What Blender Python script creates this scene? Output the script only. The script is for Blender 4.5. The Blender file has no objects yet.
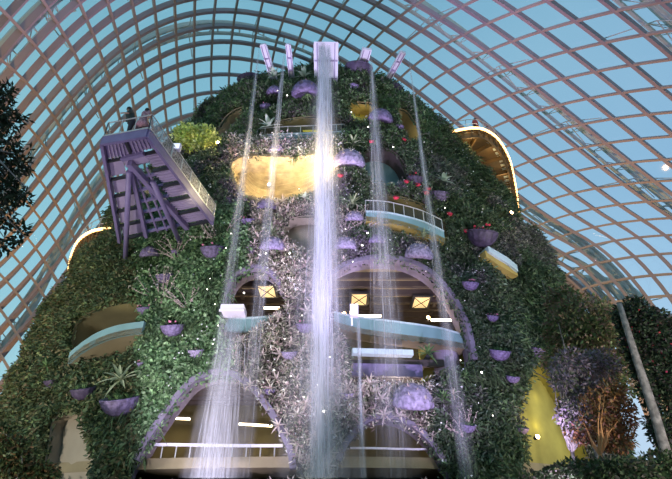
import bpy, math, random
import numpy as np
from mathutils import Vector, Matrix
R=random.Random(7); rng=np.random.default_rng(11)
sc=bpy.context.scene; COL=sc.collection
F=517.64; PIT=math.radians(32.905); CZ=1.7
CP,SP=math.cos(PIT),math.sin(PIT)
# ---------------------------------------------------------------- camera
cam=bpy.data.cameras.new('camera'); co=bpy.data.objects.new('camera',cam); COL.objects.link(co)
co.location=(0,0,CZ); co.rotation_euler=(math.pi/2+PIT,0,0)
cam.sensor_fit='HORIZONTAL'; cam.sensor_width=36; cam.lens=36*F/672; cam.shift_y=-15.5/672; cam.clip_end=600
sc.camera=co
def ray(px,py):
    a=(px-336)/F; u=(224-py)/F
    return np.array([a, CP-u*SP, SP+u*CP])
def at_z(px,py,z):
    d=ray(px,py); t=(z-CZ)/d[2]; return np.array([0,0,CZ])+d*t
def at_y(px,py,y):
    d=ray(px,py); t=y/d[1]; return np.array([0,0,CZ])+d*t
def project(P):
    P=np.asarray(P,float); X,Y,Z=P[...,0],P[...,1],P[...,2]-CZ
    d=np.maximum(Y*CP+Z*SP,.01); u=-Y*SP+Z*CP
    return 336+F*X/d,224-F*u/d,d
# ---------------------------------------------------------------- mountain surface
ZK=np.array([0,5,10,15,20,25,30,33.5,36,38.0]); YF=np.array([27.3,27.5,27.7,27.8,27.9,28,28.2,28.7,29.6,31.5])
WL=np.array([24.1,23.2,22.2,21,20,18,16.6,14.8,13.2,9.0]); WR=np.array([18.9,19.4,19.8,19.6,18.7,16.6,13.9,12.2,11.0,7.8])
YC=41.; XC=-1.
def mt(t,z,off=0.):
    t=np.asarray(t,float); z=np.asarray(z,float)
    a=YC-np.interp(z,ZK,YF)+off; w=np.where(np.cos(t)<0,np.interp(z,ZK,WL),np.interp(z,ZK,WR))+off
    e=2/np.interp(z,[20,34],[2.3,2.0]); c,s=np.cos(t),np.sin(t)
    return np.stack(np.broadcast_arrays(XC+w*np.sign(c)*np.abs(c)**e, YC-a*np.sign(s)*np.abs(s)**e, z),-1)
def mtg(P,off=0.):
    X,Y,Z=P[...,0],P[...,1],P[...,2]
    a=YC-np.interp(Z,ZK,YF)+off; w=np.where(X<XC,np.interp(Z,ZK,WL),np.interp(Z,ZK,WR))+off
    n=np.interp(Z,[20,34],[2.3,2.0])
    return np.abs((X-XC)/w)**n+np.abs((YC-Y)/a)**n-1
def mnormal(P):
    P=np.asarray(P,float); g=[]
    for k in range(3):
        e=np.zeros(3); e[k]=.05; g.append(mtg(P+e)-mtg(P-e))
    g=np.stack(g,-1); return g/np.linalg.norm(g,axis=-1,keepdims=True)
def hit(px,py,off=0.):
    d=ray(px,py); o=np.array([0,0,CZ]); ts=np.linspace(15,75,900); P=o+ts[:,None]*d
    g=mtg(P,off); g=np.where((P[:,2]>38.0+off)|(P[:,2]<0),1,g); k=np.argmax(g<0)
    if g[k]>=0:
        k=int(np.argmin(g)); return P[k]
    lo,hi=ts[max(k-1,0)],ts[k]
    for _ in range(20):
        m=(lo+hi)/2
        if mtg(o+m*d,off)<0: hi=m
        else: lo=m
    return o+hi*d
def fbm(P,f=1.,s=0.):
    x,y,z=P[...,0]*f+s,P[...,1]*f+s*1.7,P[...,2]*f-s
    v=np.sin(x*1.1+1.3*np.sin(z*.9+y*.4))*np.sin(z*1.3+1.1*np.sin(x*.8+y*.7))
    v=v+.5*np.sin(x*2.7+y*1.9+1.2*np.sin(z*2.1))*np.sin(z*2.9+y*1.1+np.sin(x*2.3))
    v=v+.25*np.sin(x*6.1+y*5.2+np.sin(z*5))*np.sin(z*6.7+y*3.9)
    return v/1.4
# ---------------------------------------------------------------- mesh builder
class MB:
    def __init__(s): s.v=[]; s.f=[]; s.n=0
    def add(s,v,f):
        v=np.asarray(v,float).reshape(-1,3); s.v.append(v); s.f+= [tuple(i+s.n for i in q) for q in f]; s.n+=len(v); return s
    def box(s,c,sx,sy,sz,ax=None):
        c=np.array(c,float); A=np.eye(3) if ax is None else np.array(ax,float)
        v=[c+A[0]*sx/2*i+A[1]*sy/2*j+A[2]*sz/2*k for i in(-1,1) for j in(-1,1) for k in(-1,1)]
        return s.add(v,[(0,1,3,2),(4,6,7,5),(0,4,5,1),(2,3,7,6),(0,2,6,4),(1,5,7,3)])
    def bar(s,p,q,w,h,up=(0,0,1)):
        p=np.array(p,float);q=np.array(q,float); a=q-p; L=np.linalg.norm(a); a/=L; up=np.array(up,float)
        b=np.cross(up,a)
        if np.linalg.norm(b)<1e-3: b=np.cross((1,0,0),a)
        b/=np.linalg.norm(b); c=np.cross(a,b)
        return s.box((p+q)/2,L,w,h,[a,b,c])
    def tube(s,pts,r,seg=8,cap=True):
        P=np.array(pts,float); n=len(P); r=np.full(n,r) if np.isscalar(r) else np.array(r,float)
        T=np.gradient(P,axis=0); T/=np.linalg.norm(T,axis=1,keepdims=True)+1e-9
        ref=np.array([0,0,1.]) if abs(T[0][2])<.9 else np.array([1.,0,0]); V=[]
        for i in range(n):
            b=np.cross(T[i],ref); b/=np.linalg.norm(b)+1e-9; c=np.cross(b,T[i]); ref=c
            for k in range(seg):
                a=2*math.pi*k/seg; V.append(P[i]+r[i]*(b*math.cos(a)+c*math.sin(a)))
        f=[(i*seg+k,i*seg+(k+1)%seg,(i+1)*seg+(k+1)%seg,(i+1)*seg+k) for i in range(n-1) for k in range(seg)]
        if cap: f+=[tuple(range(seg))[::-1],tuple((n-1)*seg+k for k in range(seg))]
        return s.add(V,f)
    def lathe(s,prof,seg=24,c=(0,0,0),flute=0,amp=0.):
        V=[];c=np.array(c,float)
        for r,z in prof:
            for k in range(seg):
                a=2*math.pi*k/seg; rr=r*(1+amp*math.cos(flute*a)); V.append(c+np.array([rr*math.cos(a),rr*math.sin(a),z]))
        n=len(prof)
        return s.add(V,[(i*seg+k,i*seg+(k+1)%seg,(i+1)*seg+(k+1)%seg,(i+1)*seg+k) for i in range(n-1) for k in range(seg)])
    def sweep(s,P,N,w,h,closed=False):
        """rectangular section swept along P; N = direction of the section's height"""
        P=np.array(P,float);N=np.array(N,float);n=len(P)
        T=np.gradient(P,axis=0)
        if closed: T=np.roll(P,-1,0)-np.roll(P,1,0)
        T/=np.linalg.norm(T,axis=1,keepdims=True)+1e-9
        B=np.cross(T,N); B/=np.linalg.norm(B,axis=1,keepdims=True)+1e-9
        V=np.stack([P-B*w/2-N*h/2,P+B*w/2-N*h/2,P+B*w/2+N*h/2,P-B*w/2+N*h/2],1).reshape(-1,3)
        m=n if closed else n-1
        f=[(4*i+k,4*i+(k+1)%4,4*((i+1)%n)+(k+1)%4,4*((i+1)%n)+k) for i in range(m) for k in range(4)]
        if not closed: f+=[(3,2,1,0),(4*n-4,4*n-3,4*n-2,4*n-1)]
        return s.add(V,f)
    def rosette(s,n,L,w,el0,el1,droop=.4,seg=4,c=(0,0,0)):
        """n strap leaves springing from c"""
        c=np.array(c,float)
        for k in range(n):
            a=2*math.pi*(k*.382+R.random()*.05); el=el0+(el1-el0)*k/max(n-1,1)+R.uniform(-.1,.1); l=L*R.uniform(.75,1.1)
            h=np.array([math.cos(a),math.sin(a),0]); sd=np.array([-math.sin(a),math.cos(a),0]); V=[]
            for i in range(seg+1):
                u=i/seg; p=c+h*l*u*math.cos(el)+np.array([0,0,1])*(l*u*math.sin(el)-droop*l*u*u)
                ww=w*(.55+1.2*u*(1-u)*1.6)*(1-u**3)+.002
                V+=[p-sd*ww/2+np.array([0,0,ww*.2]),p,p+sd*ww/2+np.array([0,0,ww*.2])]
            s.add(V,[(3*i+j,3*i+j+1,3*i+j+4,3*i+j+3) for i in range(seg) for j in(0,1)])
        return s
    def build(s,name,mat,parent=None,smooth=False,loc=None):
        v=np.concatenate(s.v); me=bpy.data.meshes.new(name)
        o_=np.zeros(3)
        if parent is not None: o_=np.array(parent['_o']) if '_o' in parent else np.array(parent.matrix_world.translation)
        elif loc is not None: o_=np.array(loc,float)
        me.from_pydata((v-o_).tolist(),[],s.f); me.materials.append(mat)
        if smooth: me.polygons.foreach_set('use_smooth',[True]*len(me.polygons))
        me.update(); o=bpy.data.objects.new(name,me); COL.objects.link(o)
        if parent is not None: o.parent=parent; ORI[o.name]=o_
        elif loc is not None: o.location=o_
        o['_o']=o_.tolist()
        return o
ORI={}
def tag(o,label=None,cat=None,group=None,kind=None):
    if label:o['label']=label
    if cat:o['category']=cat
    if group:o['group']=group
    if kind:o['kind']=kind
    return o
def empty(name,loc,label=None,cat=None,group=None,kind=None):
    o=bpy.data.objects.new(name,None); COL.objects.link(o); o.location=loc; o['_o']=[float(x) for x in loc]; o.empty_display_size=.2
    return tag(o,label,cat,group,kind)
KIDS={}
def copy_tree(o,parent=None):
    c=o.copy(); COL.objects.link(c)
    if parent is not None: c.parent=parent
    for ch in [x for x in o.children]: copy_tree(ch,c)
    return c
def face_out(o,P,n,tilt,scale,spin=0.):
    """stand o at P, its z axis leaning outwards from the slope by tilt"""
    h=Vector((n[0],n[1],0)).normalized(); up=(Vector((0,0,1))*math.cos(tilt)+h*math.sin(tilt)).normalized()
    x=up.cross(h).normalized(); y=up.cross(x).normalized()
    M=Matrix((x,y,up)).transposed().to_4x4()@Matrix.Rotation(spin,4,'Z')@Matrix.Diagonal((scale,scale,scale,1)); M.translation=Vector(P)
    o.matrix_world=M
def bigmesh(name,V,Fq,mat,colors=None):
    """V (n,3), Fq (m,k) arrays -> one mesh object, fast; colors per vertex"""
    me=bpy.data.meshes.new(name); n,m,k=len(V),len(Fq),Fq.shape[1]
    me.vertices.add(n); me.vertices.foreach_set('co',np.ascontiguousarray(V,dtype=np.float32).ravel())
    me.loops.add(m*k); me.loops.foreach_set('vertex_index',np.ascontiguousarray(Fq,dtype=np.int32).ravel())
    me.polygons.add(m); me.polygons.foreach_set('loop_start',np.arange(0,m*k,k,dtype=np.int32))
    me.update(calc_edges=True); me.validate()
    if colors is not None:
        a=me.color_attributes.new('leaf_tone','FLOAT_COLOR','POINT'); c=np.ones((n,4),np.float32); c[:,:3]=colors; a.data.foreach_set('color',c.ravel())
    me.materials.append(mat); o=bpy.data.objects.new(name,me); COL.objects.link(o); return o
# ---------------------------------------------------------------- materials
def mat(name,col,rough=.6,metal=0.,noise=0.,nscale=5.,emit=None,es=0.,alpha=None,col2=None,bump=0.,attr=False,trans=0.,spec=.5):
    m=bpy.data.materials.new(name); m.use_nodes=True; nt=m.node_tree; b=nt.nodes['Principled BSDF']
    b.inputs['Roughness'].default_value=rough; b.inputs['Metallic'].default_value=metal; b.inputs['Specular IOR Level'].default_value=spec
    b.inputs['Base Color'].default_value=(*col,1)
    if noise or col2 or bump:
        tc=nt.nodes.new('ShaderNodeTexCoord'); nz=nt.nodes.new('ShaderNodeTexNoise'); nz.inputs['Scale'].default_value=nscale; nz.inputs['Detail'].default_value=5
        nt.links.new(tc.outputs['Object'],nz.inputs['Vector'])
        if noise or col2:
            r=nt.nodes.new('ShaderNodeValToRGB'); c2=col2 or tuple(c*(1-noise) for c in col); c1=col if col2 else tuple(min(1,c*(1+noise)) for c in col)
            r.color_ramp.elements[0].position=.35; r.color_ramp.elements[1].position=.65
            r.color_ramp.elements[0].color=(*c2,1); r.color_ramp.elements[1].color=(*c1,1)
            nt.links.new(nz.outputs['Fac'],r.inputs['Fac']); nt.links.new(r.outputs['Color'],b.inputs['Base Color'])
        if bump:
            bp=nt.nodes.new('ShaderNodeBump'); bp.inputs['Strength'].default_value=bump; bp.inputs['Distance'].default_value=.05
            nt.links.new(nz.outputs['Fac'],bp.inputs['Height']); nt.links.new(bp.outputs['Normal'],b.inputs['Normal'])
    if attr:
        a=nt.nodes.new('ShaderNodeAttribute'); a.attribute_name='leaf_tone'; nt.links.new(a.outputs['Color'],b.inputs['Base Color'])
    if emit: b.inputs['Emission Color'].default_value=(*emit,1); b.inputs['Emission Strength'].default_value=es
    if alpha is not None: b.inputs['Alpha'].default_value=alpha
    if trans:
        tr=nt.nodes.new('ShaderNodeBsdfTranslucent'); mx=nt.nodes.new('ShaderNodeMixShader'); mx.inputs[0].default_value=trans
        if attr: nt.links.new(a.outputs['Color'],tr.inputs['Color'])
        else: tr.inputs['Color'].default_value=(*col,1)
        nt.links.new(b.outputs[0],mx.inputs[1]); nt.links.new(tr.outputs[0],mx.inputs[2]); nt.links.new(mx.outputs[0],nt.nodes['Material Output'].inputs[0])
    return m
M={}
M['leaf']=mat('leaf',(.1,.2,.05),.55,attr=True,trans=.2,spec=.3)
M['soil']=mat('felt_soil',(.035,.045,.022),.95,noise=.5,nscale=1.5,bump=.5)
M['rim']=mat('violet_concrete',(.19,.165,.23),.75,noise=.25,nscale=1.2,bump=.4)
M['bowl']=mat('violet_planter',(.17,.13,.25),.7,noise=.45,nscale=4,bump=.8)
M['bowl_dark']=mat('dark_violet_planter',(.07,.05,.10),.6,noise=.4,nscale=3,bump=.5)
M['bowl_pale']=mat('pale_violet_planter',(.30,.25,.38),.8,noise=.45,nscale=5,bump=1.)
M['teal']=mat('teal_grey_render',(.20,.34,.36),.6,noise=.08,nscale=.8)
M['tealtop']=mat('pale_coping',(.5,.62,.66),.5)
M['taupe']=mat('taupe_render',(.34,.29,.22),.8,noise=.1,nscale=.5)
M['olive']=mat('olive_render',(.36,.31,.07),.8,noise=.25,nscale=.5)
M['ochre']=mat('ochre_soffit',(.40,.30,.08),.7,noise=.1,nscale=.8)
M['gold']=mat('gold_render',(.50,.40,.24),.4,col2=(.24,.19,.11),nscale=1.6,bump=.6)
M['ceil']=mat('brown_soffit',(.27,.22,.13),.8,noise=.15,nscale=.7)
M['beam']=mat('dark_joist',(.07,.055,.055),.7)
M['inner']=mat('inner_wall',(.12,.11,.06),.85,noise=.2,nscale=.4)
M['white']=mat('white_steel',(.8,.76,.88),.4)
M['purple']=mat('violet_steel',(.20,.16,.32),.5,noise=.08,nscale=2)
M['purple_pan']=mat('violet_panel',(.34,.28,.44),.55,noise=.1,nscale=1)
M['dark']=mat('dark_steel',(.03,.03,.04),.5)
M['rail']=mat('pale_rail',(.62,.62,.62),.35,metal=.4)
M['rib']=mat('painted_grey_rib',(.30,.27,.29),.5,noise=.05,nscale=.3)
M['purlin']=mat('painted_purlin',(.36,.31,.27),.5,noise=.05,nscale=.3)
M['truss']=mat('outer_truss_white',(.55,.57,.53),.5)
M['strip']=mat('lit_tube',(1,.9,.7),.5,emit=(1,.78,.45),es=9)
M['square']=mat('lit_panel',(.9,.75,.4),.5,emit=(1,.72,.35),es=.6)
M['led']=mat('warm_led_edge',(1,.8,.5),.5,emit=(1,.55,.18),es=5)
M['spark']=mat('spot_lens',(1,1,1),.5,emit=(1,.93,.8),es=8)
M['sparkw']=mat('warm_spot_lens',(1,.8,.5),.5,emit=(1,.62,.25),es=30)
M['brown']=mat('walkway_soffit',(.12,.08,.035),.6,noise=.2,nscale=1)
M['floor']=mat('stone_paving',(.2,.19,.17),.8,noise=.2,nscale=2)
M['bark']=mat('bark',(.22,.19,.18),.9,noise=.4,nscale=6,bump=.8)
M['twig']=mat('pale_twig',(.5,.38,.38),.8)
M['spike']=mat('variegated_strap_leaf',(.52,.55,.38),.5,col2=(.30,.36,.2),nscale=3,trans=.2)
M['spike_green']=mat('green_strap_leaf',(.12,.22,.08),.5,col2=(.2,.3,.12),nscale=3,trans=.2)
M['pinkleaf']=mat('pink_cream_leaf',(.62,.45,.46),.5,col2=(.66,.64,.5),nscale=2,trans=.2)
M['cream']=mat('cream_leaf',(.78,.70,.58),.5,col2=(.6,.45,.45),nscale=2,trans=.15)
M['darkleaf']=mat('dark_purple_leaf',(.1,.06,.09),.5,col2=(.14,.16,.08),nscale=3,trans=.2)
M['paleleaf']=mat('white_green_leaf',(.62,.68,.58),.5,col2=(.45,.55,.4),nscale=2,trans=.2)
M['red']=mat('red_petal',(.75,.04,.09),.5)
M['pink']=mat('pink_petal',(.75,.25,.4),.5)
M['skin']=mat('skin',(.45,.27,.19),.6); M['hair']=mat('black_hair',(.012,.01,.01),.6)
M['shirt']=mat('dark_green_shirt',(.03,.05,.045),.8); M['floral']=mat('pink_patterned_cloth',(.6,.36,.42),.8,col2=(.28,.12,.16),nscale=14)
M['grey_cloth']=mat('grey_cloth',(.2,.2,.24),.8); M['red_cloth']=mat('red_cloth',(.4,.09,.08),.8); M['blue_cloth']=mat('blue_cloth',(.08,.12,.3),.8)
M['trouser']=mat('dark_trousers',(.03,.03,.045),.8)
def glass(name,tint,gl=.12,rough=.08):
    m=bpy.data.materials.new(name); m.use_nodes=True; nt=m.node_tree; nt.nodes.clear()
    o=nt.nodes.new('ShaderNodeOutputMaterial'); t=nt.nodes.new('ShaderNodeBsdfTransparent'); g=nt.nodes.new('ShaderNodeBsdfGlossy'); mx=nt.nodes.new('ShaderNodeMixShader')
    lw=nt.nodes.new('ShaderNodeLayerWeight'); lw.inputs[0].default_value=.5; pw=nt.nodes.new('ShaderNodeMath'); pw.operation='POWER'; pw.inputs[1].default_value=4.; nt.links.new(lw.outputs['Facing'],pw.inputs[0]); f=nt.nodes.new('ShaderNodeMath'); f.operation='MULTIPLY_ADD'; f.inputs[1].default_value=.7; f.inputs[2].default_value=.05; nt.links.new(pw.outputs[0],f.inputs[0])
    t.inputs[0].default_value=(*tint,1); g.inputs['Roughness'].default_value=rough
    nt.links.new(f.outputs[0],mx.inputs[0]); nt.links.new(t.outputs[0],mx.inputs[1]); nt.links.new(g.outputs[0],mx.inputs[2]); nt.links.new(mx.outputs[0],o.inputs[0]); return m
M['glass']=glass('dome_glass',(.86,.95,.97),rough=.02); M['clear']=glass('rail_glass',(.8,.88,.88))
def water(name,dens,stretch=(9,9,.5),lo=.35,hi=.7):
    m=bpy.data.materials.new(name); m.use_nodes=True; nt=m.node_tree; nt.nodes.clear(); N=nt.nodes.new
    o=N('ShaderNodeOutputMaterial'); t=N('ShaderNodeBsdfTransparent'); d=N('ShaderNodeBsdfDiffuse'); tr=N('ShaderNodeBsdfTranslucent'); mx=N('ShaderNodeMixShader'); m2=N('ShaderNodeMixShader')
    d.inputs[0].default_value=(.92,.93,1,1); tr.inputs[0].default_value=(.92,.93,1,1); m2.inputs[0].default_value=.5
    tc=N('ShaderNodeTexCoord'); mp=N('ShaderNodeMapping'); mp.inputs['Scale'].default_value=stretch; nz=N('ShaderNodeTexNoise'); nz.inputs['Scale'].default_value=1; nz.inputs['Detail'].default_value=4
    r=N('ShaderNodeMapRange'); r.inputs[1].default_value=lo; r.inputs[2].default_value=hi; r.inputs[3].default_value=dens*.15; r.inputs[4].default_value=dens
    L=nt.links.new; L(tc.outputs['Object'],mp.inputs[0]); L(mp.outputs[0],nz.inputs[0]); L(nz.outputs['Fac'],r.inputs[0]); fa=N('ShaderNodeAttribute'); fa.attribute_name='flow'; mu=N('ShaderNodeMath'); mu.operation='MULTIPLY'; L(r.outputs[0],mu.inputs[0]); L(fa.outputs['Fac'],mu.inputs[1]); L(mu.outputs[0],mx.inputs[0])
    L(d.outputs[0],m2.inputs[1]); L(tr.outputs[0],m2.inputs[2]); L(t.outputs[0],mx.inputs[1]); L(m2.outputs[0],mx.inputs[2]); L(mx.outputs[0],o.inputs[0]); return m
M['water']=water('falling_water',.75); M['mist']=water('spray',.3,(3,3,.3)); M['water_thin']=water('thin_falling_water',.5,(12,12,.6))
# ================================================================ setting: ground and glass dome
fl=MB().box((0,60,-.15),300,300,.3).build('floor',M['floor']); fl['kind']='structure'
DP=[-7.84396,32.28575,-.3388,-.21975,-1.79338,-4.19428,28.27199,.81776,3.40476,.06615,-12.53856,-.14606,-3.86555,1.57309,.06742,.14686,-1.21976,2.2018,-.42854,-6.91352]
DC=np.array([[8.263,7.218,-4.564,.615,4.619,3.042,-6.086,-.499,.448,1.667,-1.003,.538,-1.459,-1.271,.59,-.173],[16.928,-4.793,-6.654,-.497,-1.066,-2.599,5.12,-.063,-1.184,-.354,.379,-1.731,-.08,3.244,.43,1.595],[1.12,-1.839,3.658,1.618,-3.188,-4.658,2.926,1.033,-1.563,-2.971,2.011,-.456,.915,-1.275,.373,1.55]])
AB=[(0,2),(0,3),(0,4),(1,1),(1,2),(1,3),(1,4),(2,0),(2,1),(2,2),(2,3),(3,0),(3,1),(3,2),(4,0),(4,1)]
DS=1.3
def dome(i,j,off=0.):
    def base(i,j):
        cx,cy,th,dth,su,su2,b0,b1,b2,h1,h2,l1,l2,f0,df,f2,f3,n,fi,sk=DP
        u=su*i+su2*i*i*.01; b=b0+b1*i+b2*i*i*.01; h=48+h1*i+h2*i*i*.01; lat=l1*i+l2*i*i*.01
        jc=np.clip(j-10,-19,20); ph=f0+df*jc+f2*1e-3*jc**2+f3*jc**3*1e-5+fi*.01*i+.055*(j-10-jc)
        cs,sn=np.cos(ph),np.sin(ph); e=2/n
        v=b*np.sign(cs)*np.abs(cs)**e+lat; z=h*np.sign(sn)*np.abs(sn)**e+sk*cs
        t=th+dth*i*.01
        P=np.stack([cx+u*math.sin(th)-v*np.cos(t),cy+u*math.cos(th)+v*np.sin(t),z],-1)
        sc_=lambda x,m,s:np.sign(x)*np.where(np.abs(x)>m,m+s*(1-np.exp(-(np.abs(x)-m)/s)),np.abs(x)); ii=sc_(i,8,2)/8.; jj=sc_(j-10,17,3)/17.
        B=np.stack([ii**a*jj**c for a,c in AB],-1)
        return (P+B@DC.T-[0,0,CZ])*DS+[0,0,CZ]
    i=np.asarray(i,float);j=np.asarray(j,float); P=base(i,j)
    if off:
        a=base(i+.05,j)-base(i-.05,j); b=base(i,j+.05)-base(i,j-.05); n=np.cross(a,b); n/=np.linalg.norm(n,axis=-1,keepdims=True)+1e-9
        P=P+n*off*SGN
    return P
SGN=1.
_n=dome(0.,10.,1.)-dome(0.,10.); SGN=1. if _n[2]>0 else -1.
I0,I1,J0,J1=-17,16,-15,44
roof=empty('ceiling',(0,45,0),kind='structure')
js=np.arange(J0,J1+.01,.5); is_=np.arange(I0,I1+.01,.5)
def keep(P): return P[:,2]>-.3
for i in range(I0,I1+1):
    jj=js; P=dome(np.full_like(jj,i),jj,-.28); Q=dome(np.full_like(jj,i),jj,.3); k=keep(P)
    idx=np.where(k)[0]
    if len(idx)<4: continue
    sl=slice(idx[0],idx[-1]+1); N=(Q-P)[sl]; N/=np.linalg.norm(N,axis=1,keepdims=True)
    MB().sweep(P[sl],N,.40,.62).build('rib',M['rib'],roof)
for j in range(J0,J1+1):
    ii=is_; P=dome(ii,np.full_like(ii,j),-.42); Q=dome(ii,np.full_like(ii,j),.3); idx=np.where(keep(P))[0]
    if len(idx)<4: continue
    sl=slice(idx[0],idx[-1]+1); N=(Q-P)[sl]; N/=np.linalg.norm(N,axis=1,keepdims=True)
    MB().sweep(P[sl],N,.26,.34).build('purlin',M['purlin'],roof)
gi,gj=np.meshgrid(is_,js,indexing='ij'); G=dome(gi,gj,.1); nj=len(js)
Fq=[(a*nj+b,(a+1)*nj+b,(a+1)*nj+b+1,a*nj+b+1) for a in range(len(is_)-1) for b in range(nj-1) if G[a:a+2,b:b+2,2].min()>-2]
gl=bigmesh('glass_pane',G.reshape(-1,3),np.array(Fq),M['glass']); gl.parent=roof; gl.location=-Vector(roof.location)
# outer arches carried on V struts outside the glass
for ci in (12.6,8.2,3.3,-1.6,-6.5,-11.5):
    m=MB(); jj=np.arange(J0,J1+.01,.5)
    A=dome(np.full_like(jj,ci-.3),jj,1.7);B=dome(np.full_like(jj,ci+.3),jj,1.7);C=dome(np.full_like(jj,ci),jj,3.1)
    k=np.where(A[:,2]>0)[0]; s0,s1=k[0],k[-1]+1
    for Q in (A,B): m.tube(Q[s0:s1],.27,6)
    m.tube(C[s0:s1],.42,6)
    for q in range(s0,s1-1):
        for X in (A,B): m.tube([X[q],C[q]] if q%2 else [X[q],C[q+1]],.07,4,False)
        m.tube([A[q],B[q]] if q%2 else [A[q],B[q+1]],.06,4,False)
    m.build('outer_arch_truss',M['truss'],roof)
    m=MB()
    for j in range(J0+1,J1,3):
        top=dome(ci,j,1.7)
        if top[2]<1: continue
        for di,dj in((-1.3,0),(1.3,0),(0,.9)): m.tube([top,dome(ci+di,j+dj,.35)],.07,5)
    m.build('strut',M['truss'],roof)
# ================================================================ mountain
def smoothpoly(p,k=4,closed=True):
    p=np.array(p,float); n=len(p); out=[]
    rngi=range(n) if closed else range(n-1)
    for i in rngi:
        g=(lambda q:p[q%n]) if closed else (lambda q:p[min(max(q,0),n-1)])
        a,b,c,d=g(i-1),g(i),g(i+1),g(i+2)
        for s in range(k):
            t=s/k; out.append(.5*((2*b)+(-a+c)*t+(2*a-5*b+4*c-d)*t*t+(-a+3*b-3*c+d)*t**3))
    if not closed: out.append(p[-1])
    return np.array(out)
H={}
H['arch_main']=[(328,281),(345,269),(365,263),(385,262),(405,265),(425,275),(440,289),(452,307),(463,332),(469,360),(462,369),(440,374),(425,384),(400,388),(375,380),(352,386),(350,352),(340,335),(330,318),(324,300)]
H['arch_upleft']=[(228,300),(235,283),(245,275),(258,272),(270,277),(279,290),(288,303),(275,318),(262,328),(246,338),(230,345),(222,330)]
H['arch_lowleft']=[(146,452),(163,425),(178,404),(193,387),(208,380),(225,378),(240,382),(255,394),(268,412),(280,432),(288,452),(292,484),(136,484)]
H['arch_low']=[(345,452),(355,436),(367,425),(383,421),(400,424),(415,433),(428,446),(440,465),(445,484),(338,484)]
H['left_balcony']=[(78,323),(95,311),(120,303),(138,302),(142,315),(141,332),(136,350),(114,360),(88,362),(74,348)]
H['gold']=[(234,166),(250,159),(290,160),(322,157),(337,163),(336,174),(322,187),(305,197),(285,203),(262,203),(243,196),(233,177)]
H['top_balcony']=[(258,138),(263,127),(285,120),(315,117),(340,120),(343,136),(320,141),(290,143)]
H['upleft_recess']=[(217,134),(224,120),(234,111),(245,108),(243,118),(237,128),(229,136),(220,141)]
H['gold_small']=[(348,107),(356,103),(371,104),(377,112),(372,121),(358,122),(350,116)]
H['gold_right']=[(396,111),(405,111),(414,122),(420,132),(419,141),(409,143),(401,133),(396,121)]
H['shadow_recess']=[(363,155),(376,148),(393,152),(404,165),(405,182),(392,187),(374,184),(365,172)]
H['mid_balcony']=[(366,228),(368,202),(383,195),(410,200),(432,211),(446,227),(449,242),(434,246),(410,239),(385,233)]
H['taupe']=[(285,226),(295,218),(315,217),(323,226),(321,248),(308,252),(292,246),(283,236)]
H['lowleft_wall']=[(55,420),(70,411),(83,416),(90,440),(96,484),(48,484),(51,440)]
H['olive_wall']=[(533,362),(524,388),(518,412),(522,448),(520,484),(588,484),(580,440),(566,400),(548,372)]
HP={k:smoothpoly(v) for k,v in H.items()}
def inpoly(px,py,poly):
    r=np.zeros(px.shape,bool); n=len(poly); j=n-1
    for i in range(n):
        xi,yi=poly[i];xj,yj=poly[j]
        if yi!=yj: r^=((yi>py)!=(yj>py))&(px<(xj-xi)*(py-yi)/(yj-yi)+xi)
        j=i
    return r
def grow(poly,g):
    c=poly.mean(0); d=poly-c; L=np.linalg.norm(d,axis=1,keepdims=True); return c+d*(L+g)/L
def inhole(P,g=0.):
    px,py,_=project(P); r=np.zeros(px.shape,bool); front=P[...,1]<YC-1
    for k,q in HP.items(): r|=inpoly(px,py,grow(q,g) if g else q)
    return r&front
mtn=empty('mountain_building',(XC,YC,0),'tall conical indoor mountain with arched openings and floors, clad in planting, under the glass dome','building')
tt=np.linspace(0,2*math.pi,520,endpoint=False); zz=np.linspace(0,38,230)
Tg,Zg=np.meshgrid(tt,zz,indexing='ij'); Pm=mt(Tg,Zg); Nm=mnormal(Pm)
lump=.75*fbm(Pm,.6); Pd=Pm+Nm*np.clip(lump,-.6,1.)[...,None]
near=inhole(Pm,14.); Pd=np.where(near[...,None],Pm,Pd)
nz=len(zz); Cc=(Pm+np.roll(Pm,-1,0))[:,:-1]*.5; Cc[...,2]+=(zz[1]-zz[0])/2
hole=inhole(Cc,-1.)
ai,bi=np.where(~hole); an=(ai+1)%520
Fq=np.stack([ai*nz+bi,an*nz+bi,an*nz+bi+1,ai*nz+bi+1],1)
shell=bigmesh('planted_wall',Pd.reshape(-1,3),Fq,M['soil']); shell.parent=mtn; shell.location=-Vector(mtn.location)
capP=mt(tt,np.full_like(tt,38.)); MB().add(list(capP)+[capP.mean(0)+[0,0,.8]],[(i,(i+1)%520,520) for i in range(520)]).build('crown_cap',M['soil'],mtn)
def reveal(name,poly,depth,m_side,m_back=None,bulge=0.,parent=None,back_name='back_wall'):
    S=np.array([hit(*q) for q in poly]); N=mnormal(S); n=len(S); c=S.mean(0); nc=mnormal(c); nc[2]*=.3; nc/=np.linalg.norm(nc)
    I=S-nc*depth
    b=MB().add(list(S+N*.12)+list(I),[(i,(i+1)%n,n+(i+1)%n,n+i) for i in range(n)]).build(name,m_side,parent or mtn,True)
    if m_back is not None:
        rings=[I]; ci=I.mean(0)
        for k in range(1,7): f=1-k/6; rings.append(ci+(I-ci)*f+nc*bulge*(1-f*f))
        V=np.concatenate(rings); fs=[(a*n+i,a*n+(i+1)%n,(a+1)*n+(i+1)%n,(a+1)*n+i) for a in range(6) for i in range(n)]
        MB().add(V,fs).build(back_name,m_back,parent or mtn,True)
    return S,nc
def rim(pts,w,h,out=.28,m=None,name='arch_rim',closed=False):
    p=smoothpoly(pts,5,closed); S=np.array([hit(*q) for q in p]); N=mnormal(S)
    return MB().sweep(S+N*out,N,w*.55,h*.55,closed).build(name,m or M['rim'],mtn,False)
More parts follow.
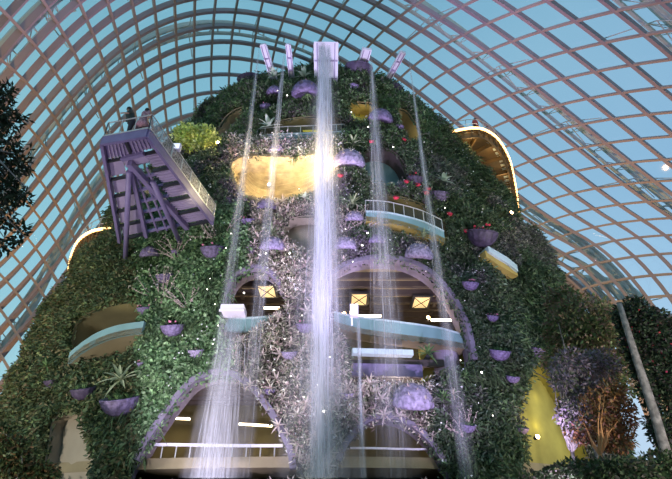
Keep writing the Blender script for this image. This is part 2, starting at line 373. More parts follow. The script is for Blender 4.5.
rim([(312,300),(320,286),(330,278),(345,268),(365,262),(385,261),(405,264),(425,273),(441,288),(454,306),(465,331),(471,362)],.55,.9)
rim([(224,312),(228,298),(235,281),(245,273),(258,270),(271,275),(281,288)],.5,.8)
rim([(140,462),(148,446),(163,423),(178,402),(193,385),(208,377),(225,375),(241,380),(256,392),(270,411),(282,432),(291,452),(294,470)],.6,.9)
rim([(338,462),(343,450),(354,434),(367,422),(383,418),(400,421),(416,431),(429,444),(442,464)],.5,.8)
for k,d in (('arch_main',.9),('arch_upleft',.9),('arch_lowleft',.9),('arch_low',.9)): reveal('arch_reveal',HP[k],d,M['rim'])
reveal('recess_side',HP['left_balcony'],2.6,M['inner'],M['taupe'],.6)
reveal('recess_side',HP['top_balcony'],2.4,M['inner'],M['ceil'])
reveal('recess_side',HP['upleft_recess'],.9,M['taupe'],M['taupe'],.5)
reveal('bowl_side',HP['gold'],1.5,M['gold'],M['gold'],-.8)
reveal('recess_side',HP['gold_small'],1.2,M['gold'],M['olive'],.2)
reveal('recess_side',HP['gold_right'],1.4,M['ceil'],M['olive'],.3)
reveal('recess_side',HP['shadow_recess'],1.5,M['beam'],M['teal'])
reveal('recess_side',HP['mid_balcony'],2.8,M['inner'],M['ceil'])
reveal('recess_side',HP['taupe'],1.0,M['taupe'],M['taupe'],.6)
reveal('recess_side',HP['lowleft_wall'],.8,M['taupe'],M['taupe'],.4)
reveal('recess_side',HP['olive_wall'],.9,M['olive'],M['olive'],.6)
# floors, joists and walls inside
def plate(z,th,inset,name,m,y1=40.):
    t=np.linspace(0.05,math.pi-.05,60); P=mt(t,np.full_like(t,z),-inset); P=P[P[:,1]<y1]
    P=np.concatenate([[[P[0,0],y1,z]],P,[[P[-1,0],y1,z]]]); n=len(P)
    lo=P-[0,0,th]
    return MB().add(list(P)+list(lo),[tuple(range(n)),tuple(range(n,2*n))[::-1]]+[(i,n+i,n+(i+1)%n,(i+1)%n) for i in range(n)]).build(name,m,mtn)
plate(6.0,.5,.5,'floor_plate',M['ceil']); plate(11.9,.5,2.4,'floor_plate',M['ceil']); plate(17.6,.5,.4,'floor_plate',M['ceil'])
for z in (11.4,17.1):
    for y in np.arange(29.6,38.5,1.25):
        xs=[x for x in np.arange(-22,22,.25) if mtg(np.array([x,y,z]),-1.2)<0]
        if xs: MB().bar((max(xs[0],-15),y,z-.2),(min(xs[-1],14.5),y,z-.2),.28,.4).build('ceiling_joist',M['beam'],mtn)
    for x in (-6.5,-2,2.5,7): MB().bar((x,29.6,z-.12),(x,38.8,z-.12),.22,.24).build('ceiling_joist',M['beam'],mtn)
MB().box((0,39,9.2),34,.3,18).build('rear_wall',M['inner'],mtn)
MB().bar((5.0,30.3,9.8),(9.2,31.0,9.8),.25,6.4).build('side_wall',M['olive'],mtn)
MB().bar((9.0,29.0,9.8),(9.9,34,9.8),.25,6.4).build('side_wall',M['olive'],mtn)
# lower bridge beams seen in the main arch
for a,b,w in (((352,345),(412,352),.5),((360,366),(412,374),.35)):
    p=at_z(a[0],a[1]+7,10.9); q=at_z(b[0],b[1]+3,10.9); q[1]=p[1]+.3; MB().bar(p,q,w,.28).build('pale_beam',M['tealtop'],mtn)
p=at_z(350,370,10.6); q=at_z(420,376,10.6); q[1]=p[1]+.3; MB().bar(p,q,.3,.7).build('bridge_parapet',M['purple'],mtn)
MB().bar(at_y(440,338,30.),at_y(421,368,30.),.22,.28).build('sloping_brace',M['dark'],mtn)
c=at_y(445,352,30.2); MB().tube([c-[0,0,1.8],c+[0,0,.7]],[.75,.75],20).build('round_column',M['purple_pan'],mtn,True)
# parapets
def parapet(top,bot,m,off,th=.22,name='parapet',cope=True):
    a=smoothpoly(top,6,False); b=smoothpoly(bot,6,False)
    A=np.array([hit(*q,off) for q in a]);B=np.array([hit(*q,off) for q in b]); N=mnormal(A); N[:,2]=0; N/=np.linalg.norm(N,axis=1,keepdims=True)
    B=np.stack([A[:,0],A[:,1],B[:,2]],-1); n=len(A); V=list(A)+list(B)+list(B-N*th)+list(A-N*th)
    f=[(r*n+i,r*n+i+1,((r+1)%4)*n+i+1,((r+1)%4)*n+i) for r in range(4) for i in range(n-1)]+[(0,n,2*n,3*n),(n-1,2*n-1,3*n-1,4*n-1)]
    o=MB().add(V,f).build(name,m,mtn,False)
    if cope: MB().sweep(A+[0,0,.04]-N*th/2,np.tile([0,0,1.],(n,1)),th+.12,.1).build('coping',M['tealtop'],o)
    return A,B,N
def soffit(B,N,w,m,name='balcony_soffit'):
    n=len(B); I=B-N*w; MB().add(list(B)+list(I)+list(B+[0,0,.3])+list(I+[0,0,.3]),[(i,i+1,n+i+1,n+i) for i in range(n-1)]+[(2*n+i,3*n+i,3*n+i+1,2*n+i+1) for i in range(n-1)]+[(i,2*n+i,2*n+i+1,i+1) for i in range(n-1)]).build(name,m,mtn)
def railing(A,N,h=1.05,step=3,m=None,parent=None,gl=True,back=.12,pan=None):
    r=empty('railing',A[0]) if parent is None else parent
    o=MB().tube(A-N*back+[0,0,h],.035,6).build('balustrade',m or M['rail'],parent or mtn)
    for i in range(0,len(A),step): MB().tube([A[i]-N[i]*back,A[i]-N[i]*back+[0,0,h]],.03,5).build('post',m or M['rail'],o)
    if gl:
        n=len(A); a=A-N*back; MB().add(list(a+[0,0,.08])+list(a+[0,0,h-.06]),[(i,i+1,n+i+1,n+i) for i in range(n-1)]).build('infill',pan or M['clear'],o)
_railing=railing
def railing(A,N,**k):
    k.setdefault('parent',mtn); return _railing(A,N,**k)
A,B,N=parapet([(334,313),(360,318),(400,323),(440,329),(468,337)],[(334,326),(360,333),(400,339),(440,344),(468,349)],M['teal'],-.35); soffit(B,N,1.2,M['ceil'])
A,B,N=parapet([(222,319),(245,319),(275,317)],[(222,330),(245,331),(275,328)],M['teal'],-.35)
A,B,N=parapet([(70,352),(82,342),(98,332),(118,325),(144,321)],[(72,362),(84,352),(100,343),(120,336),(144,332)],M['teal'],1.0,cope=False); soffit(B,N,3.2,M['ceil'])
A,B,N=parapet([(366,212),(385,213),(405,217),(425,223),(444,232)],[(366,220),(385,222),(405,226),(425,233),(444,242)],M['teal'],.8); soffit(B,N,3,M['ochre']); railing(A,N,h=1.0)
A2,B2,N2=parapet([(366,227),(385,227),(405,231),(425,238),(446,248)],[(366,231),(385,232),(405,236),(425,243),(446,253)],M['taupe'],.0,cope=True,name='fascia')
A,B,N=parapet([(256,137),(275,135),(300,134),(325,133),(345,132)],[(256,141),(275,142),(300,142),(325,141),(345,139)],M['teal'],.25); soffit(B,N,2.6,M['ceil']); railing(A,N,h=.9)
MB().bar(at_y(303,129,29.6),at_y(333,129,29.6),.12,.5).build('yellow_panel',mat('glowing_yellow',(.75,.65,.05),.5,emit=(1,.85,.1),es=.3),mtn)  # panel is no lamp; a weak yellow glow is put into its material
A,B,N=parapet([(488,246),(497,251),(507,257),(517,265)],[(488,251),(497,257),(507,263),(517,271)],M['tealtop'],1.2,th=1.8,cope=False,name='balcony_slab')
A,B,N=parapet([(485,250),(497,258),(507,264),(517,271)],[(489,257),(497,264),(507,270),(515,275)],M['ochre'],1.0,th=1.6,cope=False,name='slab_soffit')
A,B,N=parapet([(128,443),(170,443),(230,444),(300,444)],[(128,446),(170,446),(230,447),(300,447)],M['white'],-.5,th=.1,cope=False,name='hand_rail')
for x in range(135,300,14):
    p=hit(x,444,-.55); MB().tube([p,[p[0],p[1],6.0]],.035,5).build('baluster',M['rail'],mtn)
A,B,N=parapet([(335,447),(370,447),(410,448),(445,448)],[(335,449),(370,449),(410,450),(445,450)],M['white'],-.5,th=.08,cope=False,name='hand_rail')
# gold bowl details: ring and mesh
m=MB(); pp=smoothpoly(H['gold'],6); Sg=np.array([hit(*q) for q in pp]); Ng=mnormal(Sg)
m.sweep(Sg+Ng*.15,Ng,.22,.5,True); m.build('bowl_lip',M['gold'],mtn)
m=MB()
for k in range(7):
    q=smoothpoly([(236+k*2,176-k*3),(262,200-k*5),(300,196-k*5),(333-k,174-k*3)],5,False); m.tube([hit(*p,-.8-.12*k) for p in q],.025,4)
m.build('bowl_hoop',M['gold'],mtn)
m=MB()
for px_,w in ((350,107),(354,118),(361,121),(368,120)): pass
q=smoothpoly([(349,112),(354,119),(362,122),(371,119)],5,False); S=np.array([hit(*p,.1) for p in q]); m.sweep(S,mnormal(S),.3,.3); m.build('recess_lip',mat('glowing_mosaic',(.6,.55,.12),.5,noise=.5,nscale=6,emit=(1,.9,.2),es=.08),mtn)  # lip is no lamp; its material carries a faint glow of lit mosaic
# grass flights (rock crevice lines) left out; ceiling lights of the floors
def dn(px,py,z): return at_z(px,py,z)
lt=[(359,299,16.55),(421,302,16.55),(267,291,16.55),(418,284,16.55)]
names=['square lit ceiling panel in the big arch, left one of its upper pair','square lit ceiling panel in the big arch, right one of its upper pair','square lit ceiling panel inside the small arch left of the central waterfall','small lit ceiling panel high in the big arch near its right shoulder']
for (x,y,z),nm in zip(lt[:3],names):
    p=dn(x,y,z); t=empty('ceiling_light',p,nm,'light',group='square ceiling lights')
    MB().box(p+[0,0,.03],1.35,2.1,.12).build('housing',M['dark'],t); o=MB().box(p-[0,0,.05],1.0,1.6,.06).build('lit_panel',M['square'],t); MB().bar(p+[-.5,-.8,-.1],p+[.5,.8,-.1],.05,.03).build('diagonal_bar',M['dark'],t); MB().bar(p+[-.5,.8,-.1],p+[.5,-.8,-.1],.05,.03).build('diagonal_bar',M['dark'],t)
sl=[((358,316),(381,317),'short warm light tube left in the big arch above the teal parapet'),((431,320),(458,322),'long warm light tube right in the big arch above the teal parapet'),((264,308),(280,310),'warm light tube in the small upper-left arch above its parapet'),((166,418),(190,419),'warm light tube at the left of the low left arch'),((239,424),(272,426),'warm light tube at the right of the low left arch'),((366,432),(388,433),'faint light tube inside the low arch right of the waterfall')]
for a,b,nm in sl[:5]:
    z=11.15 if a[1]>400 else 16.2
    p=at_z(*a,z);q=at_z(*b,z); 
    if p[1]>38: 
        p=at_y(*a,37.); q=at_y(*b,37.)
    q[1]=p[1]; t=empty('light_tube',(p+q)/2,nm,'light',group='warm light tubes')
    MB().bar(p,q,.16,.12).build('tube',M['strip'],t); MB().bar(p+[0,0,.1],q+[0,0,.1],.22,.06).build('housing',M['dark'],t)
    l=bpy.data.lights.new('tube_glow','AREA'); l.shape='RECTANGLE'; l.size=float(np.linalg.norm(q-p)); l.size_y=.2; l.energy=45; l.color=(1,.75,.45)
    lo=bpy.data.objects.new('tube_glow',l); COL.objects.link(lo); lo.location=(p+q)/2-[0,0,.12]
# ================================================================ planting
def facing(P,N,g=0.): return ~inhole(P,g)
Mc=260000
tc_=rng.uniform(-.5,math.pi+.5,Mc); zc=rng.uniform(2.5,37.9,Mc)
e=.01; Pc=mt(tc_,zc); du=(mt(tc_+e,zc)-Pc)/e; dv=(mt(tc_,zc+e)-Pc)/e; ar=np.linalg.norm(np.cross(du,dv),axis=1); ar=np.minimum(ar,np.percentile(ar,98)); 
okk=rng.random(Mc)<ar/ar.max(); Pc=Pc[okk]; Nc=mnormal(Pc); okk=~inhole(Pc,1.5); Pc=Pc[okk];Nc=Nc[okk]
lump=np.clip(.75*fbm(Pc,.6),-.6,1.)
nearh=inhole(Pc,14.); lump=np.where(nearh,0,lump)
Pc=Pc+Nc*(lump[:,None]+.05)
px,py,dd=project(Pc); nz1=fbm(Pc,.35,3.); nz2=fbm(Pc,.9,9.)
vis=((Nc*(Pc-[0,0,CZ])).sum(1)/np.linalg.norm(Pc,axis=1))<.30
TONE=1.75
def lumpat(P): return float(np.clip(.75*fbm(np.asarray(P),.6),-.6,1.))*(0 if inhole(np.asarray(P)[None],14.)[0] else 1)
def gen(name,sel,k,L,w,cols,spread=.25,out=.35,down=.2,dens=1.,fold=.15,var=.55,label='',upb=0.):
    idx=np.where(sel&vis)[0]; idx=idx[rng.random(len(idx))<dens]
    if len(idx)==0: return
    cols=np.array(cols)*TONE; cols=cols*.72+cols.mean(1,keepdims=True)*.28; C=np.repeat(Pc[idx],k,0); N=np.repeat(Nc[idx],k,0); n=len(C)
    push=np.repeat(rng.uniform(0,out,len(idx)),k)[:,None]
    B=C+N*push+rng.normal(0,spread,(n,3))*.6
    D=rng.normal(0,1,(n,3))+N*1.0+np.array([0,0,-down*3+upb]); D/=np.linalg.norm(D,axis=1,keepdims=True)
    S=np.cross(D,N+rng.normal(0,.5,(n,3))); S/=np.linalg.norm(S,axis=1,keepdims=True)+1e-6
    U=np.cross(S,D); l=(L*rng.uniform(.6,1.25,n))[:,None]; ww=(w*rng.uniform(.7,1.2,n))[:,None]
    V=np.stack([B,B+D*l*.45+S*ww/2+U*fold*ww,B+D*l+np.array([0,0,-.25])*l*down*2,B+D*l*.45-S*ww/2+U*fold*ww],1).reshape(-1,3)
    base=np.arange(n)*4; Fq=np.stack([base,base+1,base+2,base+3],1)
    Fq=np.concatenate([np.stack([base,base+1,base+2],1),np.stack([base,base+2,base+3],1)])
    cc=np.array(cols); ci=rng.integers(0,len(cc),len(idx)); c=np.repeat(cc[ci],k,0)*np.repeat(rng.uniform(1-var,1+var,len(idx)),k)[:,None]*rng.uniform(.75,1.3,(n,1))
    o=bigmesh(name,V,Fq,M['leaf'],np.repeat(np.clip(c,0,1),4,0)); tag(o,label,'plants',kind='stuff'); return o
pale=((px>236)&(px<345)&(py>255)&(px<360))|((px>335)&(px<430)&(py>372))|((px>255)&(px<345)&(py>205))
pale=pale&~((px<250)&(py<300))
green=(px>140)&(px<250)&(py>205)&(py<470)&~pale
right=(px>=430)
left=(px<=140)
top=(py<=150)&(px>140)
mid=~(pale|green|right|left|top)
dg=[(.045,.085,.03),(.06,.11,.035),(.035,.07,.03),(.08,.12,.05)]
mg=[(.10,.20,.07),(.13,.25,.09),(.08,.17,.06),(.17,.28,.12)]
TONE=1.6
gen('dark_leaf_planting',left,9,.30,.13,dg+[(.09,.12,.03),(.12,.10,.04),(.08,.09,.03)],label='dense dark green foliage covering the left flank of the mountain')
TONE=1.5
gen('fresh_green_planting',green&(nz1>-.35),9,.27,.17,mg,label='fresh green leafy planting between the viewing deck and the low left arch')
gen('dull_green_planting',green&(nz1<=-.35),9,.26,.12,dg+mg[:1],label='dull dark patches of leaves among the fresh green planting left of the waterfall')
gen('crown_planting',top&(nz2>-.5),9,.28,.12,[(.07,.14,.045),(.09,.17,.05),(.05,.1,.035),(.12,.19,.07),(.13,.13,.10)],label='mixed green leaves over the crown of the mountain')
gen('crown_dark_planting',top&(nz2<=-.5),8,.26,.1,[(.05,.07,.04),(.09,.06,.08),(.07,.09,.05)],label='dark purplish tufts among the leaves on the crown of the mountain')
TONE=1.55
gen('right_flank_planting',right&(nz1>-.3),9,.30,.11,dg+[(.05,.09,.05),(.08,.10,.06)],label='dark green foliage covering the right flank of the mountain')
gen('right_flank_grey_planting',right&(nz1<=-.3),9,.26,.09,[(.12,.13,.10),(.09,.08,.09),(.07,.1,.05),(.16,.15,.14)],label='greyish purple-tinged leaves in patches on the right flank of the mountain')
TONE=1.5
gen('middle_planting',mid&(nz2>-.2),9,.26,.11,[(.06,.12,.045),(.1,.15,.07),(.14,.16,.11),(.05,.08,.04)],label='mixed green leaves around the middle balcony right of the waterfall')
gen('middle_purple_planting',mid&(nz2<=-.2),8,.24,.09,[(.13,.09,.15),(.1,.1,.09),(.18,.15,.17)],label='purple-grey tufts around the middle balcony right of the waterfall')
TONE=2.1
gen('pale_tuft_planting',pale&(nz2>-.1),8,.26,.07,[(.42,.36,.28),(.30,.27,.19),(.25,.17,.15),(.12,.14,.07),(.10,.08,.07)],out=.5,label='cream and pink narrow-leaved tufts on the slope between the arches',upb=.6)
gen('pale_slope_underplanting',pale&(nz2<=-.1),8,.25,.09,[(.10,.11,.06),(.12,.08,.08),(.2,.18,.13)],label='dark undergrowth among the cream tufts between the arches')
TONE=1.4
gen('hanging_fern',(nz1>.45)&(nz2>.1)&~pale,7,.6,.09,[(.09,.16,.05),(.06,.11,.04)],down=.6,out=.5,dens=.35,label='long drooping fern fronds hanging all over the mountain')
gen('white_blossom',(mid|green|pale|(right&(px<480)))&(py>150),2,.12,.12,[(.85,.82,.85)],out=.7,dens=.035,var=.1,label='tiny white blossoms sprinkled over the centre of the mountain')
TONE=1.7
gen('gold_ledge_planting',(px>232)&(px<340)&(py>143)&(py<164),7,.25,.09,[(.4,.38,.3),(.3,.2,.2),(.14,.16,.08),(.45,.42,.4)],out=.9,label='pale and pink plants along the ledge right above the golden opening')
# yellow-green lit bush at the left end of the crown
TONE=1.5
sel=(px>180)&(px<221)&(py>132)&(py<157)&(((px-203)/19)**2+((py-144)/11)**2<1)
gen('yellow_green_shrub',sel,12,.35,.17,[(.55,.6,.06),(.42,.5,.05),(.65,.66,.12)],out=.9,label='x')
if 'yellow_green_shrub' in bpy.data.objects:
    o=bpy.data.objects['yellow_green_shrub']; o['label']='bright yellow-green shrub beside the railing of the viewing deck'; o['category']='shrub'; del o['kind']
# ---- individual spiky plants
def spiky(name,m,n,L,w,e0,e1,dr): 
    return MB().rosette(n,L,w,e0,e1,dr).build(name,m)
def place(o,px_,py_,off,tilt,s,spin=None):
    P=hit(px_,py_); n=mnormal(P); P=P+n*max(0,lumpat(P)); face_out(o,P+n*off,n,tilt,s,R.uniform(0,6) if spin is None else spin)
def mpx(px_,py_): return 1/ (project(hit(px_,py_))[2]/F)  # pixels per metre
sp=[(128,384,36,'spike','large spiky plant with long arching green straps above the big violet bowl at lower left'),
(273,240,26,'spike','spiky cream and green plant standing in a violet bowl under the gold-lit opening'),
(352,152,28,'spike','cream-striped spiky plant just right of the waterfall at the height of the gold-lit opening'),
(352,210,26,'spike','cream-striped spiky plant beside the left end of the middle balcony'),
(271,133,20,'paleleaf','pale broad-leaved plant below the topmost balcony'),
(305,87,20,'paleleaf','pale broad-leaved plant left of the central chute on the crown'),
(277,84,18,'paleleaf','pale broad-leaved plant under the two slim chutes at upper left'),
(437,190,20,'paleleaf','pale broad-leaved plant over the small bowl near the right end of the middle balcony'),
(420,243,20,'spike','small yellow-green spiky plant on the fluted bowl under the middle balcony'),
(356,80,16,'paleleaf','white-leaved spiky plant in the big dark bowl right of the central chute'),
(262,285,12,'pinkleaf','pink-leaved rosette on the shoulder of the small arch left of the waterfall'),
(305,204,14,'paleleaf','white spiky rosette just under the lip of the gold-lit opening'),
(436,404,18,'spike_green','spiky green plant right of the large pale oval bowl'),
(352,420,16,'pinkleaf','pale pink rosette left above the low arch right of the waterfall'),
(424,358,22,'spike_green','dark green palm-like plant at the lower right of the big arch'),
(200,255,16,'spike_green','green strap-leaved plant below the struts of the viewing deck'),
(60,372,18,'spike_green','green spiky plant at the far left edge of the mountain'),
(240,112,12,'spike_green','green spiky plant in the shadowed hollow at upper left'),
(448,398,16,'pinkleaf','pink-tinged rosette on the right flank beside the falling stream'),
(460,380,14,'spike_green','green tuft under the right foot of the big arch')]
for x,y,w,mk,lab in sp:
    L=w/2/mpx(x,y)*1.1; big=mk=='paleleaf'
    o=MB().rosette(9 if big else 16,L,L*(.34 if big else .13),.15,1.35,.35 if not big else .2).build('spiky_plant',M[mk]); tag(o,lab,'plant'); place(o,x,y,.65,.8,1.35)
# small bromeliads crowding the pale slope
protos=[MB().rosette(10,.42,.075,.0,1.1,.15,3).build('bromeliad',M[k]) for k in ('pinkleaf','cream','cream')]
LB='small cream and pink star-shaped rosette, one of many crowding the slope around the central waterfall'
cnt=0; used=[]
cand=np.where(pale&vis)[0]; rng.shuffle(cand)
for q in cand:
    if cnt>=230: break
    P=Pc[q]
    if any(abs(P[0]-u[0])+abs(P[2]-u[2])<.62 for u in used): continue
    used.append(P); n=Nc[q]
    o=protos[cnt%3] if cnt<3 else copy_tree(protos[cnt%3])
    tag(o,LB,'plant',group='small star-shaped rosettes on the slope'); face_out(o,P+n*.6,n,R.uniform(.5,1.2),R.uniform(.8,1.5),R.uniform(0,6)); cnt+=1
# ---- twiggy plants
def twig(x,y,w,lab,up=1):
    P=hit(x,y); n=mnormal(P); P=P+n*max(0,lumpat(P)); s=w/mpx(x,y); t=empty('twiggy_plant',P+n*.2,lab,'plant'); m=MB(); lv=MB()
    for k in range(9):
        a=R.uniform(-1.1,1.1); tan=np.cross(n,[0,0,1.]); tan/=np.linalg.norm(tan)
        q=P+n*.2; pts=[q]
        for i in range(5): 
            d=tan*math.sin(a)+np.array([0,0,1.])*math.cos(a)*up+n*.45; a+=R.uniform(-.35,.35); q=q+d*s*.2; pts.append(q)
            for _ in range(2):
                dd=np.array([R.uniform(-1,1) for _ in range(3)]); dd/=np.linalg.norm(dd); sd=np.cross(dd,n); l=s*.08
                lv.add([q,q+dd*l*.5+sd*l*.25,q+dd*l,q+dd*l*.5-sd*l*.25],[(0,1,2,3)])
        m.tube(pts,np.linspace(.024,.009,6),5)
    m.build('stem',M['twig'],t); lv.build('foliage',M['pinkleaf'],t)
twig(222,245,30,'pale leafless-looking twigs fanning above the violet bowl left of the golden opening')
twig(178,262,26,'fine pinkish twigs beside the round bowl below the viewing deck')
twig(163,305,34,'spray of pink twigs above the blossoming bowl at mid left'); twig(188,312,26,'smaller spray of pink twigs right of the larger one at mid left')
twig(362,235,26,'tangle of pale stems left of the middle balcony soffit'); twig(463,440,26,'curling pink-white stems at the foot of the right-hand stream')
twig(345,235,22,'thin pale twigs just right of the central waterfall at mid height')
# ---- planters
def bowl_proto(bm,plant,fl=None,fluted=14):
    t=empty('planter_bowl',(0,0,0)); prof=[(.02,-.75),(.35,-.72),(.65,-.55),(.88,-.25),(1.,.1),(1.03,.2),(.95,.22),(.9,.12),(.02,.1)]
    MB().lathe(prof,42,flute=fluted,amp=.035).build('bowl',bm,t,True)
    MB().lathe([(1.0,.16),(1.07,.2),(1.05,.27),(.94,.27),(.92,.18)],32).build('rim',bm,t,True)
    m=MB()
    for k in range(5):
        a=k*1.3; m.rosette(7,.65,.13,.4,1.3,.25,3,(.5*math.cos(a)*(k>0),.5*math.sin(a)*(k>0),.15))
    m.build('foliage',plant,t)
    if fl is not None:
        for k in range(8):
            a=R.uniform(0,6.3); r=R.uniform(.2,.9); c=(r*math.cos(a),r*math.sin(a),.4+R.random()*.3); MB().lathe([(.01,-.06),(.1,0),(.06,.1),(.01,.11)],7,c).build('flower',fl,t,True)
    return t
def dome_proto(bm,fcol):
    t=empty('domed_planter',(0,0,0)); prof=[(.75,-.5),(1.,-.42),(1.05,-.3),(1.,-.1),(.9,.15),(.7,.42),(.42,.6),(.02,.68)]
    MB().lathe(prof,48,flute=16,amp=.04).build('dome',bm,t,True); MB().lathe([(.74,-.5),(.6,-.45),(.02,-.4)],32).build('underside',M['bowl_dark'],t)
    m=MB()
    for k in range(16):
        a=k*2.4; r=.95*math.sqrt(k/16); z=.66-.75*r*r; m.rosette(6,.3,.07,.3,1.3,.15,3,(r*math.cos(a),r*math.sin(a),z))
    m.build('foliage',fcol,t)
    m=MB(); m.rosette(14,.55,.12,-.5,.3,.5,3,(0,-.3,-.4)); m.build('trailing_leaf',M['spike_green'],t); return t
BP={'D':dome_proto(M['bowl'],M['darkleaf']),'P':dome_proto(M['bowl_pale'],M['pinkleaf']),'v':bowl_proto(M['bowl'],M['spike_green']),'p':bowl_proto(M['bowl_pale'],M['pinkleaf']),'d':bowl_proto(M['bowl_dark'],M['spike_green']),'f':bowl_proto(M['bowl'],M['darkleaf'],M['pink']),'r':bowl_proto(M['bowl_dark'],M['darkleaf'],M['red'])}
bl=[(307,102,24,'D','big fluted violet bowl left of the central chute, below the crown'),
(276,96,14,'D','small violet bowl between the two slim chutes and the big fluted bowl'),
(252,87,20,'d','dark round bowl at the upper left edge of the crown'),
(267,111,10,'f','tiny bowl with pink flowers left of the topmost balcony'),
(356,80,24,'d','large dark violet bowl with white-leaved plant right of the central chute'),
(352,91,10,'v','small violet bowl tucked below the large dark one on the crown'),
(378,123,22,'D','deep violet bowl crossed by a water stream between the two gold recesses'),
(397,131,9,'v','very small violet bowl left of the right-hand gold recess'),
(278,153,15,'P','pale violet bowl above the golden opening'),
(348,166,28,'P','wide pale violet bowl of blossoms right of the golden opening'),
(268,209,17,'D','violet bowl centred under the lip of the golden opening'),
(250,225,13,'f','reddish flowered bowl left under the golden opening'),
(274,250,22,'P','pale violet bowl carrying the spiky plant under the golden opening'),
(217,257,20,'f','dull violet bowl with twigs left of the golden opening'),
(154,256,17,'D','round violet bowl right of the viewing deck struts'),
(168,280,15,'v','shallow violet bowl below the round one near the deck struts'),
(178,254,8,'f','tiny flowered bowl between deck strut and twigs'),
(207,228,11,'d','small dark bowl at the right foot of the viewing deck'),
(148,312,13,'f','small reddish violet bowl above the right end of the left balcony'),
(176,331,20,'f','violet bowl full of lilac blossoms at mid left'),
(199,355,14,'p','violet bowl partly behind the fan-shaped water curtain'),
(126,406,32,'v','big violet bowl under the arching spiky plant at lower left'),
(93,396,20,'d','dark violet bowl left of the big violet one at lower left'),
(62,386,13,'d','dim dark bowl at the far left flank'),
(147,366,11,'f','small violet bowl between the left balcony and low left arch'),
(354,221,17,'P','pale bowl left of the middle balcony parapet'),
(345,248,20,'P','pale violet bowl above the left shoulder of the big arch'),
(375,246,14,'D','violet bowl under the middle balcony soffit, left one'),
(416,257,25,'P','broad fluted violet bowl under the middle balcony, right one'),
(413,184,15,'r','dark bowl with red blooms above the middle balcony'),
(437,200,17,'v','blue-violet bowl at the right above the middle balcony'),
(474,244,26,'r','big dark purple bowl beside the yellow-edged balcony slab on the right'),
(462,293,14,'f','small flowered bowl right of the big arch shoulder'),
(492,358,18,'v','violet cup planter on the right flank, left one of two level cups'),
(527,355,16,'v','violet cup planter on the right flank, just above the olive wall'),
(505,382,12,'v','small violet cup planter below the two level cups'),
(513,432,12,'v','small violet cup planter lowest on the right flank'),
(409,402,36,'P','large pale oval bowl with mottled surface above the low arch'),
(347,397,15,'p','pinkish bowl right of the foot of the central waterfall'),
(306,329,17,'f','pinkish flowered bowl in front of the slope left of the waterfall'),
(290,356,14,'p','pale bowl on the slope above the low left arch'),
(270,392,12,'f','flowered bowl over the right side of the low left arch'),
(462,430,14,'v','violet bowl at the foot of the right-hand stream'),
(322,405,13,'f','small flowered bowl directly behind the lower central waterfall'),
(486,322,10,'f','small reddish bowl right of the big arch, level with its parapet'),
(392,92,12,'d','dark little bowl under the rightmost slim chute')]
seen=set()
for x,y,w,k,lab in bl:
    t=BP[k] if k not in seen else copy_tree(BP[k]); seen.add(k); tag(t,lab.replace(' bowl',' domed planter',1) if k in 'DP' else lab,'planter',group='bowl planters hung on the mountain')
    P=hit(x,y); n=mnormal(P); s=w/2/mpx(x,y); face_out(t,P+n*(s*.45+(.6 if x>455 else .2)+max(0,lumpat(P))),n,.4,s*1.1,R.uniform(0,6))
# red blooms
fb=MB().lathe([(.01,-.12),(.12,-.08),(.2,.02),(.17,.1),(.06,.12),(.01,.06)],10,flute=5,amp=.2).build('red_flower',M['red'],None,True)
for k,(x,y) in enumerate([(340,181),(404,187),(423,198),(425,194),(446,219),(415,190),(370,147),(401,145),(462,236),(394,203)]):
    o=fb if k==0 else copy_tree(fb); P=hit(x,y); n=mnormal(P); face_out(o,P+n*(.55+max(0,lumpat(P))),n,1.,1.,0); tag(o,'single red bloom, one of those dotted over the planting right of the golden opening','flower',group='red blooms')
# spot lights in the planting
def sparks():
    t=empty('spotlight',(0,0,0)); MB().tube([(0,0,-.15),(0,0,.05)],[.07,.09],10).build('housing',M['dark'],t); MB().lathe([(.085,.052),(.07,.085),(.01,.1)],10).build('lens',M['spark'],t,True); return t
S0=sparks(); ptsL=[(213,297),(219,310),(222,331),(217,349),(231,257),(236,243),(345,236),(361,252),(366,241),(455,365),(475,377),(287,256),(291,260),(268,260),(300,196),(247,299),(303,322),(286,344),(318,390),(292,381),(305,404),(352,268),(390,155),(366,135),(350,120),(440,215),(280,99),(289,104),(216,287),(330,362),(324,420),(276,375),(484,420)]
for k,(x,y) in enumerate(ptsL):
    o=S0 if k==0 else copy_tree(S0); P=hit(x,y); n=mnormal(P); v=np.array([0,0,CZ])-P; v=v/np.linalg.norm(v); P=P+n*max(0,lumpat(P)); face_out(o,P+n*.75,n,1.35,R.choice([.35,.45,.65]),0)
    tag(o,'tiny white spotlight, one of many pricking through the planting','light',group='white spotlights in the planting')
S1=None
for x,y,lab,back in [(344,314,'small bright warm spotlight left in the big arch beside the white chute',-2.),(428,318,'small bright warm spotlight right in the big arch',-2.),(511,213,'small bright warm spotlight at the right foot of the lit walkway',1.6),(537,437,'small bright warm spotlight at the foot of the olive wall',1.2),(218,143,'small white-yellow spotlight beside the yellow-green shrub',1.3)]:
    t=empty('spotlight',(0,0,0),lab,'light'); MB().tube([(0,0,-.2),(0,0,.05)],[.09,.12],10).build('housing',M['dark'],t); MB().lathe([(.115,.052),(.09,.1),(.01,.12)],10).build('lens',M['sparkw'],t,True)
    P=hit(x,y,back); n=mnormal(P); face_out(t,P,n,1.4,1.,0)
    l=bpy.data.lights.new('spot_glow','POINT'); l.energy=40; l.color=(1,.7,.35); l.shadow_soft_size=.1; lo=bpy.data.objects.new('spot_glow',l); COL.objects.link(lo); lo.location=P+n*.35
